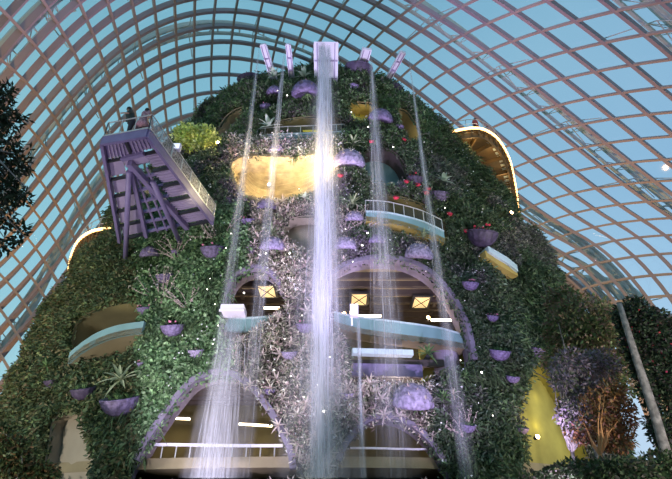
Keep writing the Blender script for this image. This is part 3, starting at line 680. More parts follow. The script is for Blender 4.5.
# ================================================================ chutes and falling water
def chute(tip,root,w0,w1,lab,y_tip):
    """trough from the crown (root pixel) out to its lip (tip pixel) at distance y_tip"""
    a=at_y(*tip,y_tip); b=hit(*root,-.3); t=empty('water_chute',b,lab,'water chute',group='water chutes on the crown')
    ax=(a-b); L=np.linalg.norm(ax); ax/=L; sd=np.cross(ax,[0,0,1.]); sd/=np.linalg.norm(sd); up=np.cross(sd,ax); h=.35*w0
    m=MB(); V=[]
    for p,w in ((b,w0),(a,w1)): V+=[p-sd*w/2,p+sd*w/2,p+sd*w/2+up*.12,p-sd*w/2+up*.12]
    m.add(V,[(0,1,5,4),(1,2,6,5),(2,3,7,6),(3,0,4,7),(0,3,2,1),(4,5,6,7)]).build('trough_floor',M['white'],t)
    for s in(-1,1):
        MB().bar(b+sd*s*w0/2+up*h/2,a+sd*s*w1/2+up*h/2,.09,h+.1,up).build('side_wall',M['white'],t)
    m=MB()
    for k in range(1,3):
        f=k/3; p=b+(a-b)*f; w=w0+(w1-w0)*f; m.bar(p-sd*w/2-up*.06,p+sd*w/2-up*.06,.1,.1,up)
    for s in(-.75,.75): m.bar(b+sd*s*w0/2-up*.05,a+sd*s*w1/2-up*.05,.07,.08,up)
    m.build('stiffener',M['purple_pan'],t)
    MB().bar(a-sd*w1/2+up*.05,a+sd*w1/2+up*.05,.16,.22,up).build('lip',M['white'],t)
    return a
cA=chute((326,43),(326,96),1.7,1.85,'wide white chute at the middle of the crown feeding the central waterfall',26.)
c1=chute((263,45),(275,84),.5,.42,'slim chute leaning left, leftmost on the crown',27.)
c2=chute((288,45),(292,82),.4,.36,'slim chute second from left on the crown',26.6)
c3=chute((367,50),(359,78),.75,.65,'short broad chute just right of the central one',27.)
c4=chute((403,53),(389,78),.42,.42,'slim chute leaning right, rightmost on the crown',27.6)
def fall(top,bot,y,w0,w1,lab,n,m_=None,veils=3,depth=.5,op=(1,1),core=.4,sop=.5):
    a=at_y(*top,y); b=at_y(*bot,y); t=empty('waterfall',(b[0],y,0),lab,'waterfall')
    def flow(o,vals):
        at=o.data.attributes.new('flow','FLOAT','POINT'); at.data.foreach_set('value',np.array(vals,np.float32))
    mv=MB(); K=30; J=13; vals=[]
    for v in range(veils):
        yo=y-depth/2+depth*(v+.5)/veils; V=[]; ph=R.uniform(0,6); nar=1-core*v/veils
        for i in range(K+1):
            f=i/K; q=a+(b-a)*f; w=w0+(w1-w0)*f
            for j in range(J):
                g=j/(J-1)-.5; V.append((q[0]+g*w*nar,yo+.1*math.sin(g*9+ph+f*2),q[2])); vals.append((1-(2*abs(g))**1.6)*(op[0]+(op[1]-op[0])*f)*min(1,i/2+.2))
        mv.add(V,[(i*J+j,i*J+j+1,(i+1)*J+j+1,(i+1)*J+j) for i in range(K) for j in range(J-1)])
    flow(mv.build('veil',m_ or M['water'],t,True),vals)
    ms=MB(); vals=[]
    for k in range(n):
        g=R.gauss(0,.2); g=max(-.48,min(.48,g)); yo=R.uniform(-depth/2,depth/2); s=R.uniform(0,.5) if k%3 else 0; e=min(1,s+R.uniform(.3,.9)); pts=[]
        for i in range(8):
            f=s+(e-s)*i/7; q=a+(b-a)*f; w=w0+(w1-w0)*f; pts.append((q[0]+g*w,y+yo,q[2]))
            vals+=[sop*math.sin(math.pi*(i+.6)/8.2)]*4
        ms.tube(pts,R.uniform(.009,.02),4,False)
    flow(ms.build('strand',M['water'],t),vals)
    return t
fall((325,46),(322,478),26.,1.2,2.6,'broad bright central waterfall dropping from the wide white chute',90,veils=3,op=(.85,.5),core=.6,sop=.7)
fall((321,46),(320,478),25.7,.5,1.1,'narrow extra-bright core stream along the left side of the central waterfall',40,veils=2,depth=.2,op=(.7,.75),sop=.9)
fall((259,50),(203,478),26.,.10,1.1,'thin leftmost stream falling from the leftmost slim chute',9,veils=2,op=(.75,.16))
fall((285,50),(241,478),26.2,.12,1.3,'thin stream second from left, crossing the golden opening',9,veils=2,op=(.8,.13))
fall((324,80),(322,478),26.6,2.2,5.2,'faint wide spray hanging around the central waterfall',40,m_=M['mist'],veils=3,depth=.8,op=(.35,.6),core=.3,sop=.3)
fall((371,55),(396,478),26.4,.2,2.6,'misty stream just right of the central waterfall, falling past the big arch',22,veils=2,op=(.65,.17))
fall((409,60),(468,478),26.6,.10,1.0,'rightmost stream falling beside the right foot of the big arch',9,veils=2,op=(.7,.3))
# lower box spouts
p=at_y(232,311,25.4); t=empty('water_spout_box',p,'white box spout in the small upper-left arch, source of the fan-shaped water curtain','water chute')
MB().box(p+[.1,0,0],1.2,1.1,.3).build('box_body',M['white'],t); MB().box(p-[-.1,.55,.2],1.28,.1,.1).build('lip',M['white'],t); MB().bar(p+[.3,.5,0],hit(236,308,-.5),.8,.2).build('feed_trough',M['white'],t)
fall((233,317),(211,478),25.,1.4,2.9,'wide fan-shaped water curtain in front of the low left arch',34,veils=3,op=(.16,.62),core=.4)
p=at_y(354,311,25.3); t=empty('water_spout_box',p,'small white box spout at the left end of the big arch parapet','water chute')
MB().box(p,.42,.8,.45).build('box_body',M['white'],t); MB().bar(p-[.12,0,.35],p-[.12,0,.8],.08,.08).build('outlet',M['white'],t); MB().bar(p+[0,.3,0],hit(352,314,-.5),.3,.2).build('feed_trough',M['white'],t)
fall((358,318),(363,478),25.1,.28,.42,'thin glassy stream falling from the small white box spout',8,veils=2,depth=.15,op=(.45,.4),core=.2)
# ================================================================ viewing deck on the left
zd=19.; Z1=np.array([0,0,1.])
dk=empty('viewing_deck',at_z(150,180,zd),'violet steel viewing deck on slanting struts, cantilevered from the upper left flank','viewing deck')
A=at_z(103,140,zd);B=at_z(148,132,zd);C=at_z(205,209,zd);D=at_z(119,232,zd)
C=C+(C-B)*.18; D=D+(D-A)*.1
def dq(u,v): return (A+(B-A)*u)*(1-v)+(D+(C-D)*u)*v
m=MB()
for a,b in ((A,B),(B,C),(D,A)): m.bar(a-Z1*.1,b-Z1*.1,.16,.5)
m.build('edge_girder',M['purple'],dk)
MB().bar(A+Z1*.2,B+Z1*.2,.2,.06).build('edge_trim',M['rail'],dk); MB().bar(B+Z1*.2,C+Z1*.2,.2,.06).build('edge_trim',M['rail'],dk)
apex=dq(.42,.2)
# ribbed soffit panels left, front and right of the glazed centre
def panel(a,b,c,d,n,name='ribbed_panel'):
    m=MB(); m.add([a,b,c,d,a+Z1*.06,b+Z1*.06,c+Z1*.06,d+Z1*.06],[(0,1,2,3),(7,6,5,4),(0,4,5,1),(1,5,6,2),(2,6,7,3),(3,7,4,0)])
    for k in range(1,n+1):
        f=k/(n+1); m.bar(a+(b-a)*f-Z1*.05,d+(c-d)*f-Z1*.05,.05,.12)
    m.build(name,M['purple_pan'],dk)
panel(dq(.03,.03),dq(.47,.03),dq(.43,.15),dq(.04,.15),5); panel(dq(.52,.03),dq(.97,.03),dq(.93,.13),dq(.5,.15),5)
for k in range(5):
    v0=.17+k*.165; v1=v0+.14; e0=.36*(1-0*k); 
    panel(dq(.04,v0),dq(.30,v0),dq(.27,v1),dq(.04,v1),0); panel(dq(.97,v0),dq(.97,v1),dq(.74,v1),dq(.68,v0),4)
for k in range(6):
    v=.165+k*.165
    for u0,u1 in ((.03,.30),(.70,.97)): MB().bar(dq(u0,v)-Z1*.08,dq(u1,v)-Z1*.08,.09,.2).build('cross_beam',M['dark'],dk)
MB().bar(dq(.49,.02)-Z1*.1,dq(.49,.13)-Z1*.1,.13,.2).build('cross_beam',M['dark'],dk)
panel(dq(.30,.15),dq(.70,.15),dq(.70,.26),dq(.30,.26),0)
MB().bar(apex-Z1*.2,dq(.74,1.)-Z1*.2,.26,.34).build('main_girder',M['purple'],dk); MB().bar(apex-Z1*.2,dq(.30,1.)-Z1*.2,.2,.3).build('main_girder',M['purple'],dk); MB().bar(dq(.30,.16)-Z1*.15,dq(.72,.15)-Z1*.15,.2,.25).build('main_girder',M['purple'],dk)
m=MB()
for k in range(1,7): v=.25+k*.12; m.bar(dq(.32,v)-Z1*.02,dq(.72,v)-Z1*.02,.12,.18)
for u in (.42,.52,.62): m.bar(dq(u,.3)-Z1*.02,dq(u,1)-Z1*.02,.09,.16)
m.build('glazing_bar',M['purple'],dk)
q=[dq(.31,.25),dq(.70,.25),dq(.73,1.),dq(.31,1.)]; MB().add([*q,*(x+Z1*.04 for x in q)],[(0,1,2,3),(7,6,5,4)]).build('glass_floor',M['clear'],dk)
q=[dq(.02,.01),dq(.98,.01),dq(.98,.14),dq(.02,.14)]; 
for a,b in (((129,172),(125,268)),((153,182),(182,247))):
    p=at_z(*a,zd-.4); q=hit(*b,-.2); MB().tube([p,q],.15,10).build('strut',M['purple'],dk,True)
rl=MB(); 
def rail_line(a,b,n,name,mesh=None,h=1.15):
    m=MB(); m.tube([a+Z1*h,b+Z1*h],.035,6); m.tube([a+Z1*.25,b+Z1*.25],.02,5)
    for k in range(n+1): p=a+(b-a)*k/n; m.tube([p+Z1*.1,p+Z1*h],.035,5)
    o=m.build(name,M['rail'],dk)
    if mesh:
        e=(b-a)/n
        w=MB()
        for k in range(n):
            p=a+e*k; w.add([p+e*.05+Z1*.3,p+e*.95+Z1*.3,p+e*.95+Z1*(h-.1),p+e*.05+Z1*(h-.1)],[(0,1,2,3)])
        w.build('mesh_infill',mesh,o)
gm=bpy.data.materials.new('wire_mesh'); gm.use_nodes=True; nt=gm.node_tree; pb=nt.nodes['Principled BSDF']; pb.inputs['Base Color'].default_value=(.35,.33,.36,1)
tcn=nt.nodes.new('ShaderNodeTexCoord'); ck=nt.nodes.new('ShaderNodeTexVoronoi'); ck.inputs['Scale'].default_value=9; mr=nt.nodes.new('ShaderNodeMapRange'); mr.inputs[1].default_value=.2; mr.inputs[2].default_value=.5; mr.inputs[3].default_value=.15; mr.inputs[4].default_value=.75
nt.links.new(tcn.outputs['Object'],ck.inputs[0]); nt.links.new(ck.outputs['Distance'],mr.inputs[0]); nt.links.new(mr.outputs[0],pb.inputs['Alpha'])
rail_line(B,C,7,'side_railing',gm); rail_line(A,B,3,'front_railing'); rail_line(D,A,6,'side_railing')
MB().add([dq(0,0)+Z1*.08,dq(1,0)+Z1*.08,dq(1,.15)+Z1*.08,dq(0,.15)+Z1*.08],[(0,1,2,3)]).build('deck_floor',M['purple_pan'],dk)
p=at_z(182,152,zd+1.3)+np.array([0,-.2,0]); p=B+(C-B)*.33+Z1*1.25
t=empty('lamp_box',p,'small white lamp box fixed to the railing of the viewing deck','lamp'); MB().box(p,.42,.25,.42).build('housing',M['white'],t); MB().box(p+[0,-.14,.0],.32,.05,.3).build('lamp_face',mat('lamp_face',(.9,.9,.95),.5,emit=(.8,.85,1),es=1.),t); MB().bar(p-[0,0,.2],p-[0,0,.5],.05,.05).build('bracket',M['rail'],t)
# ================================================================ lit walkways
def walkway(outer_px,z,w,lab,led=True,slots=True):
    pp=smoothpoly(outer_px,8,False); O=np.array([at_z(*q,z) for q in pp]); n=len(O)
    s=np.concatenate([[0],np.cumsum(np.linalg.norm(np.diff(O,axis=0),axis=1))]); K=60; u=np.linspace(0,s[-1],K); O=np.stack([np.interp(u,s,O[:,k]) for k in range(3)],1)
    T=np.gradient(O,axis=0); T/=np.linalg.norm(T,axis=1,keepdims=True); I=np.cross(T,[0,0,1.]); c=np.array([XC,YC,z]); sg=np.sign(((c-O)*I).sum(1).mean()); I=I*sg
    t=empty('lit_walkway',O[K//2],lab,'walkway')
    inn=O+I*w; V=list(O)+list(inn)+list(O+Z1*.12)+list(inn+Z1*.12)
    MB().add(V,[(i,i+1,K+i+1,K+i) for i in range(K-1)]+[(2*K+i,3*K+i,3*K+i+1,2*K+i+1) for i in range(K-1)]+[(i,2*K+i,2*K+i+1,i+1) for i in range(K-1)]+[(K+i,K+i+1,3*K+i+1,3*K+i) for i in range(K-1)]).build('deck_slab',M['brown'],t)
    m=MB(); m.sweep(O+I*.35-Z1*.45,np.tile(Z1,(K,1)),.16,.5); m.sweep(O+I*(w*.75)-Z1*.35,np.tile(Z1,(K,1)),.2,.6); m.build('girder',M['brown'],t)
    for i in range(1,K,7): MB().bar(O[i]+I[i]*.1-Z1*.3,O[i]+I[i]*w-Z1*.3,.14,.4).build('cross_beam',M['brown'],t)
    for i in range(0,K-1,2): MB().bar(O[i]-Z1*.55+I[i]*.3,O[i]+I[i]*.02-Z1*.05,.1,.12).build('bracket',M['brown'],t)
    m=MB()
    for i in range(0,K-2,2): a=O[i]+I[i]*.62-Z1*.02; b=O[i+1]+I[i+1]*.62-Z1*.02; m.bar(a,b,.42,.05)
    m.build('grating_slot',M['tealtop'],t)
    MB().sweep(O-I*.05+Z1*.02,np.tile(Z1,(K,1)),.13,.17).build('light_edge',M['led'],t)
    m=MB(); m.tube(O+I*.1+Z1*1.15,.035,5); m.tube(O+I*.1+Z1*.65,.02,4)
    for i in range(0,K,5): m.tube([O[i]+I[i]*.1,O[i]+I[i]*.1+Z1*1.15],.03,5)
    m.build('railing',M['rail'],t)
    for i in range(6,K,12):
        l=bpy.data.lights.new('edge_glow','POINT'); l.energy=55; l.color=(1,.62,.25); l.shadow_soft_size=.3; lo=bpy.data.objects.new('edge_glow',l); COL.objects.link(lo); lo.location=O[i]+I[i]*.9-Z1*1.0
    return O,I
WR_,IR=walkway([(448,134),(462,130),(480,129),(494,136),(503,147),(510,162),(514,180),(517,198),(519,222)],31.5,3.0,'curved walkway with a glowing warm edge high on the right flank, people standing on it')
WL_,IL=walkway([(68,284),(69,270),(72,255),(79,241),(92,232),(108,229),(122,229)],22.,2.6,'curved walkway with a glowing warm edge on the left flank below the viewing deck')
# ================================================================ people
def person(P,face,lab,top,bottom,pose='stand',hair='short',s=1.):
    """standing figure, feet at P, looking along angle face"""
    t=empty('person',P,lab,'person'); t.rotation_euler=(0,0,face-math.pi/2); t.scale=(s,s,s)   # local +y = looking direction
    lean=.12 if pose=='lean' else .02; hand=(.24,.42,1.12) if pose=='lean' else (.27,.02,.82)
    J={'pel':((0,0,.94),.15),'wai':((0,lean*.5,1.12),.135),'che':((0,lean*1.3,1.33),.16),'nec':((0,lean*1.9,1.5),.058),'hea':((0,lean*2.2+.01,1.60),.09),'top':((0,lean*2.2,1.69),.075)}
    E=[('pel','wai'),('wai','che'),('che','nec'),('nec','hea'),('hea','top')]
    for d,k in ((-1,'l'),(1,'r')):
        el=(d*.30,.12+lean,1.14) if pose=='lean' else (d*.27,-.02,1.1)
        J['sh'+k]=((d*.18,lean*1.5,1.42),.062);J['el'+k]=(el,.045);J['wr'+k]=((d*hand[0],hand[1],hand[2]),.032);J['ha'+k]=((d*hand[0]*.95,hand[1]+.06,hand[2]-.03),.036)
        J['hi'+k]=((d*.09,0,.88),.1);J['kn'+k]=((d*.1,.02,.5),.062);J['an'+k]=((d*.1,0,.09),.042);J['to'+k]=((d*.11,.14,.035),.035)
        E+=[('che','sh'+k),('sh'+k,'el'+k),('el'+k,'wr'+k),('wr'+k,'ha'+k),('pel','hi'+k),('hi'+k,'kn'+k),('kn'+k,'an'+k),('an'+k,'to'+k)]
        b0=np.array(J['ha'+k][0])
        for q in range(4):
            nm='f%d%s'%(q,k); J[nm]=(tuple(b0+[d*(q-1.5)*.018,.06,-.02-.01*abs(q-1.5)]),.009); J[nm+'t']=(tuple(b0+[d*(q-1.5)*.02,.095-.008*abs(q-1.4),-.05]),.007); E+=[('ha'+k,nm),(nm,nm+'t')]
        J['th'+k]=(tuple(b0+[-d*.045,.03,-.01]),.011); J['tt'+k]=(tuple(b0+[-d*.05,.06,-.03]),.009); E+=[('ha'+k,'th'+k),('th'+k,'tt'+k)]
    ks=list(J); me=bpy.data.meshes.new('body'); me.from_pydata([J[k][0] for k in ks],[(ks.index(a),ks.index(b)) for a,b in E],[]); me.materials.append(M['skin'])
    o=bpy.data.objects.new('body',me); COL.objects.link(o); o.parent=t
    sk=o.modifiers.new('skin','SKIN'); sv=me.skin_vertices[0].data
    for i,k in enumerate(ks): sv[i].radius=(J[k][1],J[k][1]*(.8 if k in('che','wai','pel') else 1)); 
    sv[0].use_root=True; sb=o.modifiers.new('sub','SUBSURF'); sb.levels=1; sb.render_levels=2
    L=lambda k:np.array(J[k][0])
    def part(nm,mb,m): 
        v=np.concatenate(mb.v); me=bpy.data.meshes.new(nm); me.from_pydata(v.tolist(),[],mb.f); me.materials.append(m); me.polygons.foreach_set('use_smooth',[True]*len(me.polygons)); q=bpy.data.objects.new(nm,me); COL.objects.link(q); q.parent=t; return q
    m=MB(); m.tube([L('pel')-[0,0,.04],L('wai'),L('che'),L('che')+[0,lean*.4,.1],L('nec')-[0,0,.03]],[.19,.17,.20,.18,.08],14)
    for k in 'lr': m.tube([L('sh'+k)*[.8,1,1],L('sh'+k),(L('sh'+k)+L('el'+k))/2,L('el'+k)],[.09,.085,.07,.062],10)
    part('shirt',m,top)
    m=MB()
    if bottom is top: m.tube([(0,0,1.0),(0,0,.75),(0,0,.5)],[.19,.26,.31],16)
    else:
        for k in 'lr': m.tube([L('pel')*[1,1,1]+[L('hi'+k)[0]*.6,0,.04],L('hi'+k),L('kn'+k),L('an'+k)],[.14,.12,.085,.065],10)
    part('dress_skirt' if bottom is top else 'trousers',m,bottom)
    m=MB(); h=L('hea')+[0,-.015,.035]; V=[(.02,.125),(.06,.115),(.1,.07),(.112,.01),(.105,-.04)]+([(.1,-.16),(.08,-.26)] if hair=='long' else [(.095,-.07)]); m.lathe([(r,z) for r,z in V],14,h); q=part('hair',m,M['hair'])
    m=MB()
    for d in(-1,1): m.lathe([(.001,.012),(.012,.0),(.001,-.012)],8,L('hea')+[d*.035,.088,.0])
    part('eye',m,M['dark'])
    m=MB(); m.add([L('hea')+[-.012,.088,-.03],L('hea')+[.012,.088,-.03],L('hea')+[0,.115,-.03],L('hea')+[0,.088,.01]],[(0,1,2),(0,2,3),(1,3,2),(0,3,1)]); part('nose',m,M['skin'])
    return t
fz=zd+.1
p0=dq(.50,.03); p0[2]=fz; person(p0,math.radians(-150),'person in a dark green shirt leaning on the front railing of the viewing deck',M['shirt'],M['trouser'],'lean',s=1.12)
p0=dq(.76,.03); p0[2]=fz; person(p0,math.radians(60),'person in a pink patterned dress standing at the corner of the viewing deck',M['floral'],M['floral'],'stand','long',s=1.08)
p0=dq(.66,.11); p0[2]=fz; person(p0,math.radians(120),'person in grey behind the one in the pink patterned dress on the viewing deck',M['grey_cloth'],M['trouser'])
for f,c,lab in ((.16,'red_cloth','person in red standing leftmost on the lit walkway'),(.33,'trouser','person in dark clothes at the middle of the lit walkway'),(.39,'red_cloth','person in reddish top right of the dark-clothed one on the lit walkway'),(.5,'grey_cloth','person in grey leaning at the bend of the lit walkway'),(.27,'blue_cloth','person in blue left of the dark-clothed one on the lit walkway')):
    k=int(f*59); P=WR_[k]+IR[k]*.7+Z1*.12; o=-IR[k]; person(P,math.atan2(o[1],o[0]),lab,M[c],M['trouser'],'lean' if f>.3 else 'stand')
# ================================================================ trees at the sides
def crown(name,pts,n,L,w,cols,parent=None,label=None,cat=None,var=.35,droop=.3):
    """pts: list of (centre, radii)"""
    Vs=[];cs=[];tot=sum(np.prod(r)**(2/3) for _,r in pts)
    for c,r in pts:
        k=int(n*np.prod(r)**(2/3)/tot); d=rng.normal(0,1,(k,3)); d/=np.linalg.norm(d,axis=1,keepdims=True); B=np.array(c)+d*np.array(r)*(rng.random((k,1))**.45)
        D=d*.7+rng.normal(0,.7,(k,3))+[0,0,-droop]; D/=np.linalg.norm(D,axis=1,keepdims=True); S=np.cross(D,rng.normal(0,1,(k,3))); S/=np.linalg.norm(S,axis=1,keepdims=True); l=L*rng.uniform(.6,1.3,(k,1))
        Vs.append(np.stack([B,B+D*l*.5+S*w/2,B+D*l,B+D*l*.5-S*w/2],1).reshape(-1,3)); q=np.array(cols)[rng.integers(0,len(cols),k)]*rng.uniform(1-var,1+var,(k,1)); cs.append(np.repeat(q,4,0))
    V=np.concatenate(Vs);c=np.concatenate(cs);b=np.arange(len(V)//4)*4
    o=bigmesh(name,V,np.concatenate([np.stack([b,b+1,b+2],1),np.stack([b,b+2,b+3],1)]),M['leaf'],np.clip(c,0,1))
    if parent is not None: o.parent=parent; o.location=-Vector(parent.location)
    return o
def branches(base,ends,r,seg=6):
    m=MB()
    for e in ends:
        base=np.array(base);e=np.array(e); mid=(base+e)/2+rng.normal(0,.05,3)*np.linalg.norm(e-base); pts=[base,base+(mid-base)*.5+rng.normal(0,.03,3),mid,e]; m.tube(pts,[r,r*.8,r*.5,r*.12],seg)
    return m
def tree(lab,trunk_px,y,blobs,n,L,w,cols,r=.12,cat='tree',name='leafy_tree',m_=None,yr=None):
    b=at_y(trunk_px[0],trunk_px[1],y); b[2]=0; t=empty(name,b,lab,cat); pts=[]
    for (x,yy,rx,ry) in blobs:
        c=at_y(x,yy,y+R.uniform(-.6,.6)); d=project(c)[2]/F; pts.append((c,(rx*d,(rx+ry)/2*d,ry*d)))
    fork=at_y(trunk_px[0],trunk_px[1],y); m=MB(); m.tube([b,(b+fork)/2+[.1,0,0],fork],[r*1.5,r*1.2,r],8); mm=branches(fork,[p[0] for p in pts]+[p[0]+rng.normal(0,.6,3)*p[1] for p in pts for _ in range(3)],r*.7); m.add(np.concatenate(mm.v),mm.f)
    m.build("trunk",m_ or M["bark"],t,True); crown('foliage',pts,n,L,w,cols,t); return t
tree('leafy olive-green tree right of the olive wall, in front of the dome',(585,410),24.,[(585,326,34,32),(562,300,18,14),(600,345,32,28),(575,360,32,24),(610,375,28,26),(560,332,16,18),(606,318,16,14)],15000,.24,.10,[(.09,.13,.05),(.13,.16,.06),(.17,.14,.07),(.19,.12,.09)])
tree('purple-leaved shrub in front of the olive wall at lower right',(572,452),19.,[(572,366,22,17),(562,380,12,12),(582,395,24,22),(574,415,18,18),(598,365,22,15)],5200,.17,.07,[(.24,.18,.25),(.16,.13,.14),(.32,.25,.31),(.12,.14,.08)],.07,'shrub','purple_shrub')
tree('shrub with orange-lit bare twigs left of the leaning column',(600,455),18.,[(598,412,20,22),(612,392,13,13),(585,430,20,14),(614,436,20,18),(622,412,12,20)],3600,.17,.07,[(.35,.17,.06),(.22,.12,.06),(.12,.09,.04),(.28,.12,.1)],.06,'shrub','orange_lit_shrub',mat('orange_lit_twig',(.5,.24,.1),.8))  # orange light on the shrub is put into its twig and leaf colours
t=empty('climber_column',(at_y(668,450,16.5)[0],16.5,0),'grey leaning column wrapped in dark climber with red flowers at the far right','planted column')
pts=[at_y(x,y,16.5) for x,y in ((619,303),(632,345),(644,382),(655,415),(664,446),(680,500))]; MB().tube(pts,[.09,.11,.13,.14,.15,.16],12).build('column_shaft',M['bark'],t,True)
bp=[]
for x,y,rx,ry in ((640,325,20,22),(655,345,20,26),(662,375,14,24),(670,400,12,30),(634,306,12,9),(684,350,20,40),(650,322,20,14),(668,430,8,16),(628,345,7,16),(640,372,8,14),(655,425,9,14),(622,318,9,14),(636,355,10,16),(648,395,9,16),(660,435,10,16)):
    c=at_y(x,y,16.8); d=project(c)[2]/F; bp.append((c,(rx*d,rx*d,ry*d)))
crown('climber_foliage',bp,14000,.16,.075,[(.035,.06,.03),(.05,.07,.04),(.06,.05,.05),(.03,.05,.025)],t)
fo=[]
crown('red_blossom',bp,420,.09,.07,[(.5,.03,.06),(.4,.04,.1)],t)
tree('low dark hedge of mixed leaves along the lower right edge',(640,470),15.5,[(620,472,40,14),(575,474,30,12),(660,468,24,16),(540,482,26,10)],5000,.16,.08,[(.06,.09,.04),(.08,.07,.05),(.05,.08,.03)],.05,'hedge','mixed_hedge')
tree('rust and green shrubbery at the lower left foot of the mountain',(25,450),24.,[(5,455,26,20),(35,474,24,12),(-5,440,14,18)],5000,.22,.1,[(.07,.09,.03),(.12,.07,.03),(.05,.08,.03)],.06,'shrub','rust_shrub')
# near dark branch, upper left
t=empty('overhanging_tree',at_y(-60,250,8.)*np.array([1,1,0]),'dark leafy branches of a near tree hanging in from the left edge','tree')
o0=at_y(-60,150,8.); m=MB(); m.tube([at_y(-60,250,8.)*np.array([1,1,0]),at_y(-62,300,8.),o0],[.16,.13,.1],8); ends=[]
for x,y in ((8,80),(18,118),(22,155),(28,190),(14,212),(26,238),(6,240),(4,140),(12,175),(2,100)): ends.append(at_y(x,y,8.+R.uniform(-.4,.4)))
mm=branches(o0,ends,.05); m.add(np.concatenate(mm.v),mm.f); m.build('trunk',M['bark'],t,True)
bp=[]
for x,y,rx,ry in ((4,95,11,14),(10,120,12,12),(6,145,14,15),(16,165,14,13),(8,190,14,15),(20,198,9,9),(6,218,10,14),(22,232,6,10),(-15,120,20,40),(-15,190,20,50),(2,245,8,8),(16,240,5,6),(24,118,5,3),(28,148,4,3)):
    c=at_y(x,y,8.); d=project(c)[2]/F; bp.append((c,(rx*d,rx*d,ry*d)))
crown('foliage',bp,3300,.14,.05,[(.02,.035,.015),(.03,.045,.02),(.04,.04,.03)],t)
# ================================================================ light
w=bpy.data.worlds.new('dusk_sky'); sc.world=w; w.use_nodes=True; nt=w.node_tree; bg=nt.nodes['Background']
tc=nt.nodes.new('ShaderNodeTexCoord'); sp_=nt.nodes.new('ShaderNodeSeparateXYZ'); rp=nt.nodes.new('ShaderNodeValToRGB'); nz=nt.nodes.new('ShaderNodeTexNoise'); nz.inputs['Scale'].default_value=2.2; nz.inputs['Detail'].default_value=5
mx=nt.nodes.new('ShaderNodeMix'); mx.data_type='RGBA'; mx.blend_type='MULTIPLY'; mx.inputs[0].default_value=1
e=rp.color_ramp.elements; e[0].position=0.; e[0].color=(.42,.60,.70,1); e[1].position=1.; e[1].color=(.13,.33,.46,1); k=e.new(.45); k.color=(.27,.48,.62,1)
cr=nt.nodes.new('ShaderNodeValToRGB'); cr.color_ramp.elements[0].position=.3; cr.color_ramp.elements[0].color=(.85,.93,.95,1); cr.color_ramp.elements[1].position=.7; cr.color_ramp.elements[1].color=(1.12,1.08,1.02,1)
nt.links.new(tc.outputs['Generated'],sp_.inputs[0]); nt.links.new(sp_.outputs['Z'],rp.inputs[0]); nt.links.new(tc.outputs['Generated'],nz.inputs['Vector']); nt.links.new(nz.outputs['Fac'],cr.inputs[0])
rx=nt.nodes.new('ShaderNodeMapRange'); rx.inputs[1].default_value=-.5; rx.inputs[2].default_value=.6; nt.links.new(sp_.outputs['X'],rx.inputs[0])
m3=nt.nodes.new('ShaderNodeMix'); m3.data_type='RGBA'; m3.inputs[6].default_value=(1.02,1.05,.98,1); m3.inputs[7].default_value=(1.13,.96,1.06,1); nt.links.new(rx.outputs[0],m3.inputs[0])
m4=nt.nodes.new('ShaderNodeMix'); m4.data_type='RGBA'; m4.blend_type='MULTIPLY'; m4.inputs[0].default_value=1; nt.links.new(rp.outputs[0],m4.inputs[6]); nt.links.new(m3.outputs[2],m4.inputs[7]); nt.links.new(m4.outputs[2],mx.inputs[6]); nt.links.new(cr.outputs[0],mx.inputs[7]); nt.links.new(mx.outputs[2],bg.inputs['Color']); bg.inputs['Strength'].default_value=1.25
def spot(p,q,en,col,ang,blend=.6,size=.3,name='flood_or_fill_light'):
    l=bpy.data.lights.new(name,'SPOT'); l.energy=en; l.color=col; l.spot_size=math.radians(ang); l.spot_blend=blend; l.shadow_soft_size=size
    o=bpy.data.objects.new(name,l); COL.objects.link(o); o.location=p; o.rotation_euler=(Vector(q)-Vector(p)).to_track_quat('-Z','Y').to_euler(); return o
VI=(.62,.45,1.)
spot((-1.5,15,.6),(-1.2,27,22),26000,(.72,.62,1),34)
spot((-6,14,.6),(-5.5,27,9),14000,(.85,.76,1),44)
spot((6,14,.6),(5.,27,13),14000,(.76,.64,1),50)
spot((-1,18,.6),(-.9,27,33),26000,(.8,.72,1),22)
spot((-9,12,.5),(-10,20,18),2600,(.6,.45,1),40)
spot((2,30,38.5),(26,34,52),26000,(.8,.5,.85),110,1)     # crown floods onto the dome
spot((-6,30,38.5),(-22,22,46),12000,(.75,.45,.8),110,1)
spot((-25,36,2),(-34,44,24),52000,(1,.5,.16),120,1)       # warm uplights on the dome
spot((20,50,4),(34,62,34),38000,(1,.55,.22),120,1)
spot((-20,8,1),(-36,44,26),14000,(1,.5,.16),70,1)
spot((-12,44,30),(-26,50,34),9000,(1,.55,.25),130,1)
spot((20,20,1),(12.4,19,4.5),1500,(1,.45,.12),50)
for x,y_,e_ in ((-22,12,9500),(24,12,11000),(-12,6,4000),(12,6,4000)): spot((x,y_,.6),(x*.6,34,18),e_*1.6,(1,.94,.84),75,1,.3)  # unseen warm-white ground spots, added to brighten the foliage
for x,y_,z in ((2,31.5,13.6),(6.5,32,13.6),(-4.8,31.5,13.6),(3.5,31.5,8.6),(-6,31.5,8.2),(-9,32,8.2),(4,31.5,10.2)):  # added fill lamps without fixtures, brightening the rooms behind the arches
    l=bpy.data.lights.new('interior_fill','POINT'); l.energy=190; l.color=(1,.8,.6); l.shadow_soft_size=.5; lo=bpy.data.objects.new('interior_fill',l); COL.objects.link(lo); lo.location=(x,y_,z)
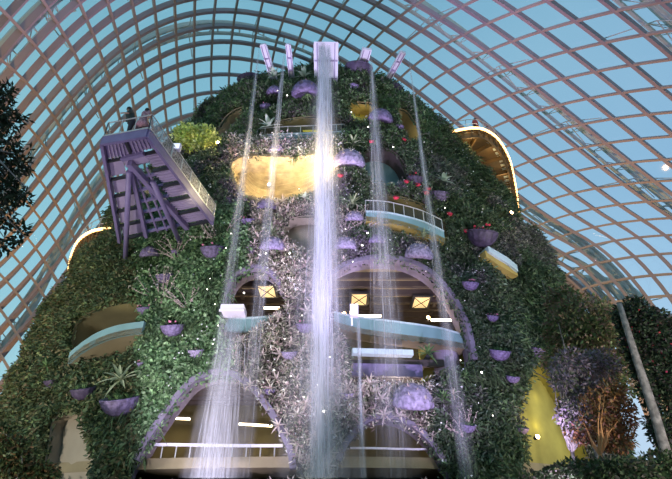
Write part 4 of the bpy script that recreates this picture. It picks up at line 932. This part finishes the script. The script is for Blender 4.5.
for x_,y_,e_ in ((266,176,110),(318,172,110)):
    p=at_y(x_,y_,26.9); l=bpy.data.lights.new('warm_uplight','POINT'); l.energy=e_; l.color=(1,.78,.42); l.shadow_soft_size=.1; lo=bpy.data.objects.new('warm_uplight',l); COL.objects.link(lo); lo.location=p
g=hit(268,172,.1); 
for x,y,e_ in ((267,182,520),(319,176,520),(292,190,60)):
    P=hit(x,y); n=mnormal(P); l=bpy.data.lights.new('gold_lamp','POINT'); l.energy=e_; l.color=(1,.8,.45); l.shadow_soft_size=.15; lo=bpy.data.objects.new('gold_lamp',l); COL.objects.link(lo); lo.location=P+n*(-.2)
k=0
for x,y in ((268,180),(319,176)):
    P=hit(x,y); n=mnormal(P); t=empty('spotlight',P-n*.35,'bright uplight at the %s of the golden opening'%('left' if x<300 else 'right'),'light'); MB().tube([P-n*.45-Z1*.2,P-n*.45],[.12,.15],10).build('housing',M['dark'],t); MB().lathe([(.14,.0),(.1,.06),(.01,.08)],10,P-n*.45).build('lens',M['sparkw'],t,True)
for x,y,e_,c in ((361,112,25,(1,.85,.3)),(410,130,20,(1,.85,.4)),(537,425,22,(1,.85,.3)),(538,395,16,(1,.9,.4)),(120,318,25,(1,.8,.4)),(240,125,12,(1,.9,.6)),(300,132,25,(1,.9,.6)),(405,215,25,(1,.75,.4))):
    P=hit(x,y,-.3); l=bpy.data.lights.new('recess_lamp','POINT'); l.energy=e_; l.color=c; l.shadow_soft_size=.6; lo=bpy.data.objects.new('recess_lamp',l); COL.objects.link(lo); lo.location=P
spot(hit(204,152,6.)-np.array([0,0,4]),hit(204,146),500,(.95,1,.45),35)
vs=sc.view_settings; sc.display_settings.display_device='sRGB'; vs.view_transform='Standard'; vs.look='None'; vs.gamma=1; vs.exposure=0; vs.use_curve_mapping=False
sc.cycles.transparent_max_bounces=24; sc.cycles.max_bounces=6; sc.cycles.diffuse_bounces=3; sc.cycles.sample_clamp_indirect=4
bpy.context.view_layer.update()
for o in bpy.data.objects:
    if '_o' in o: del o['_o']
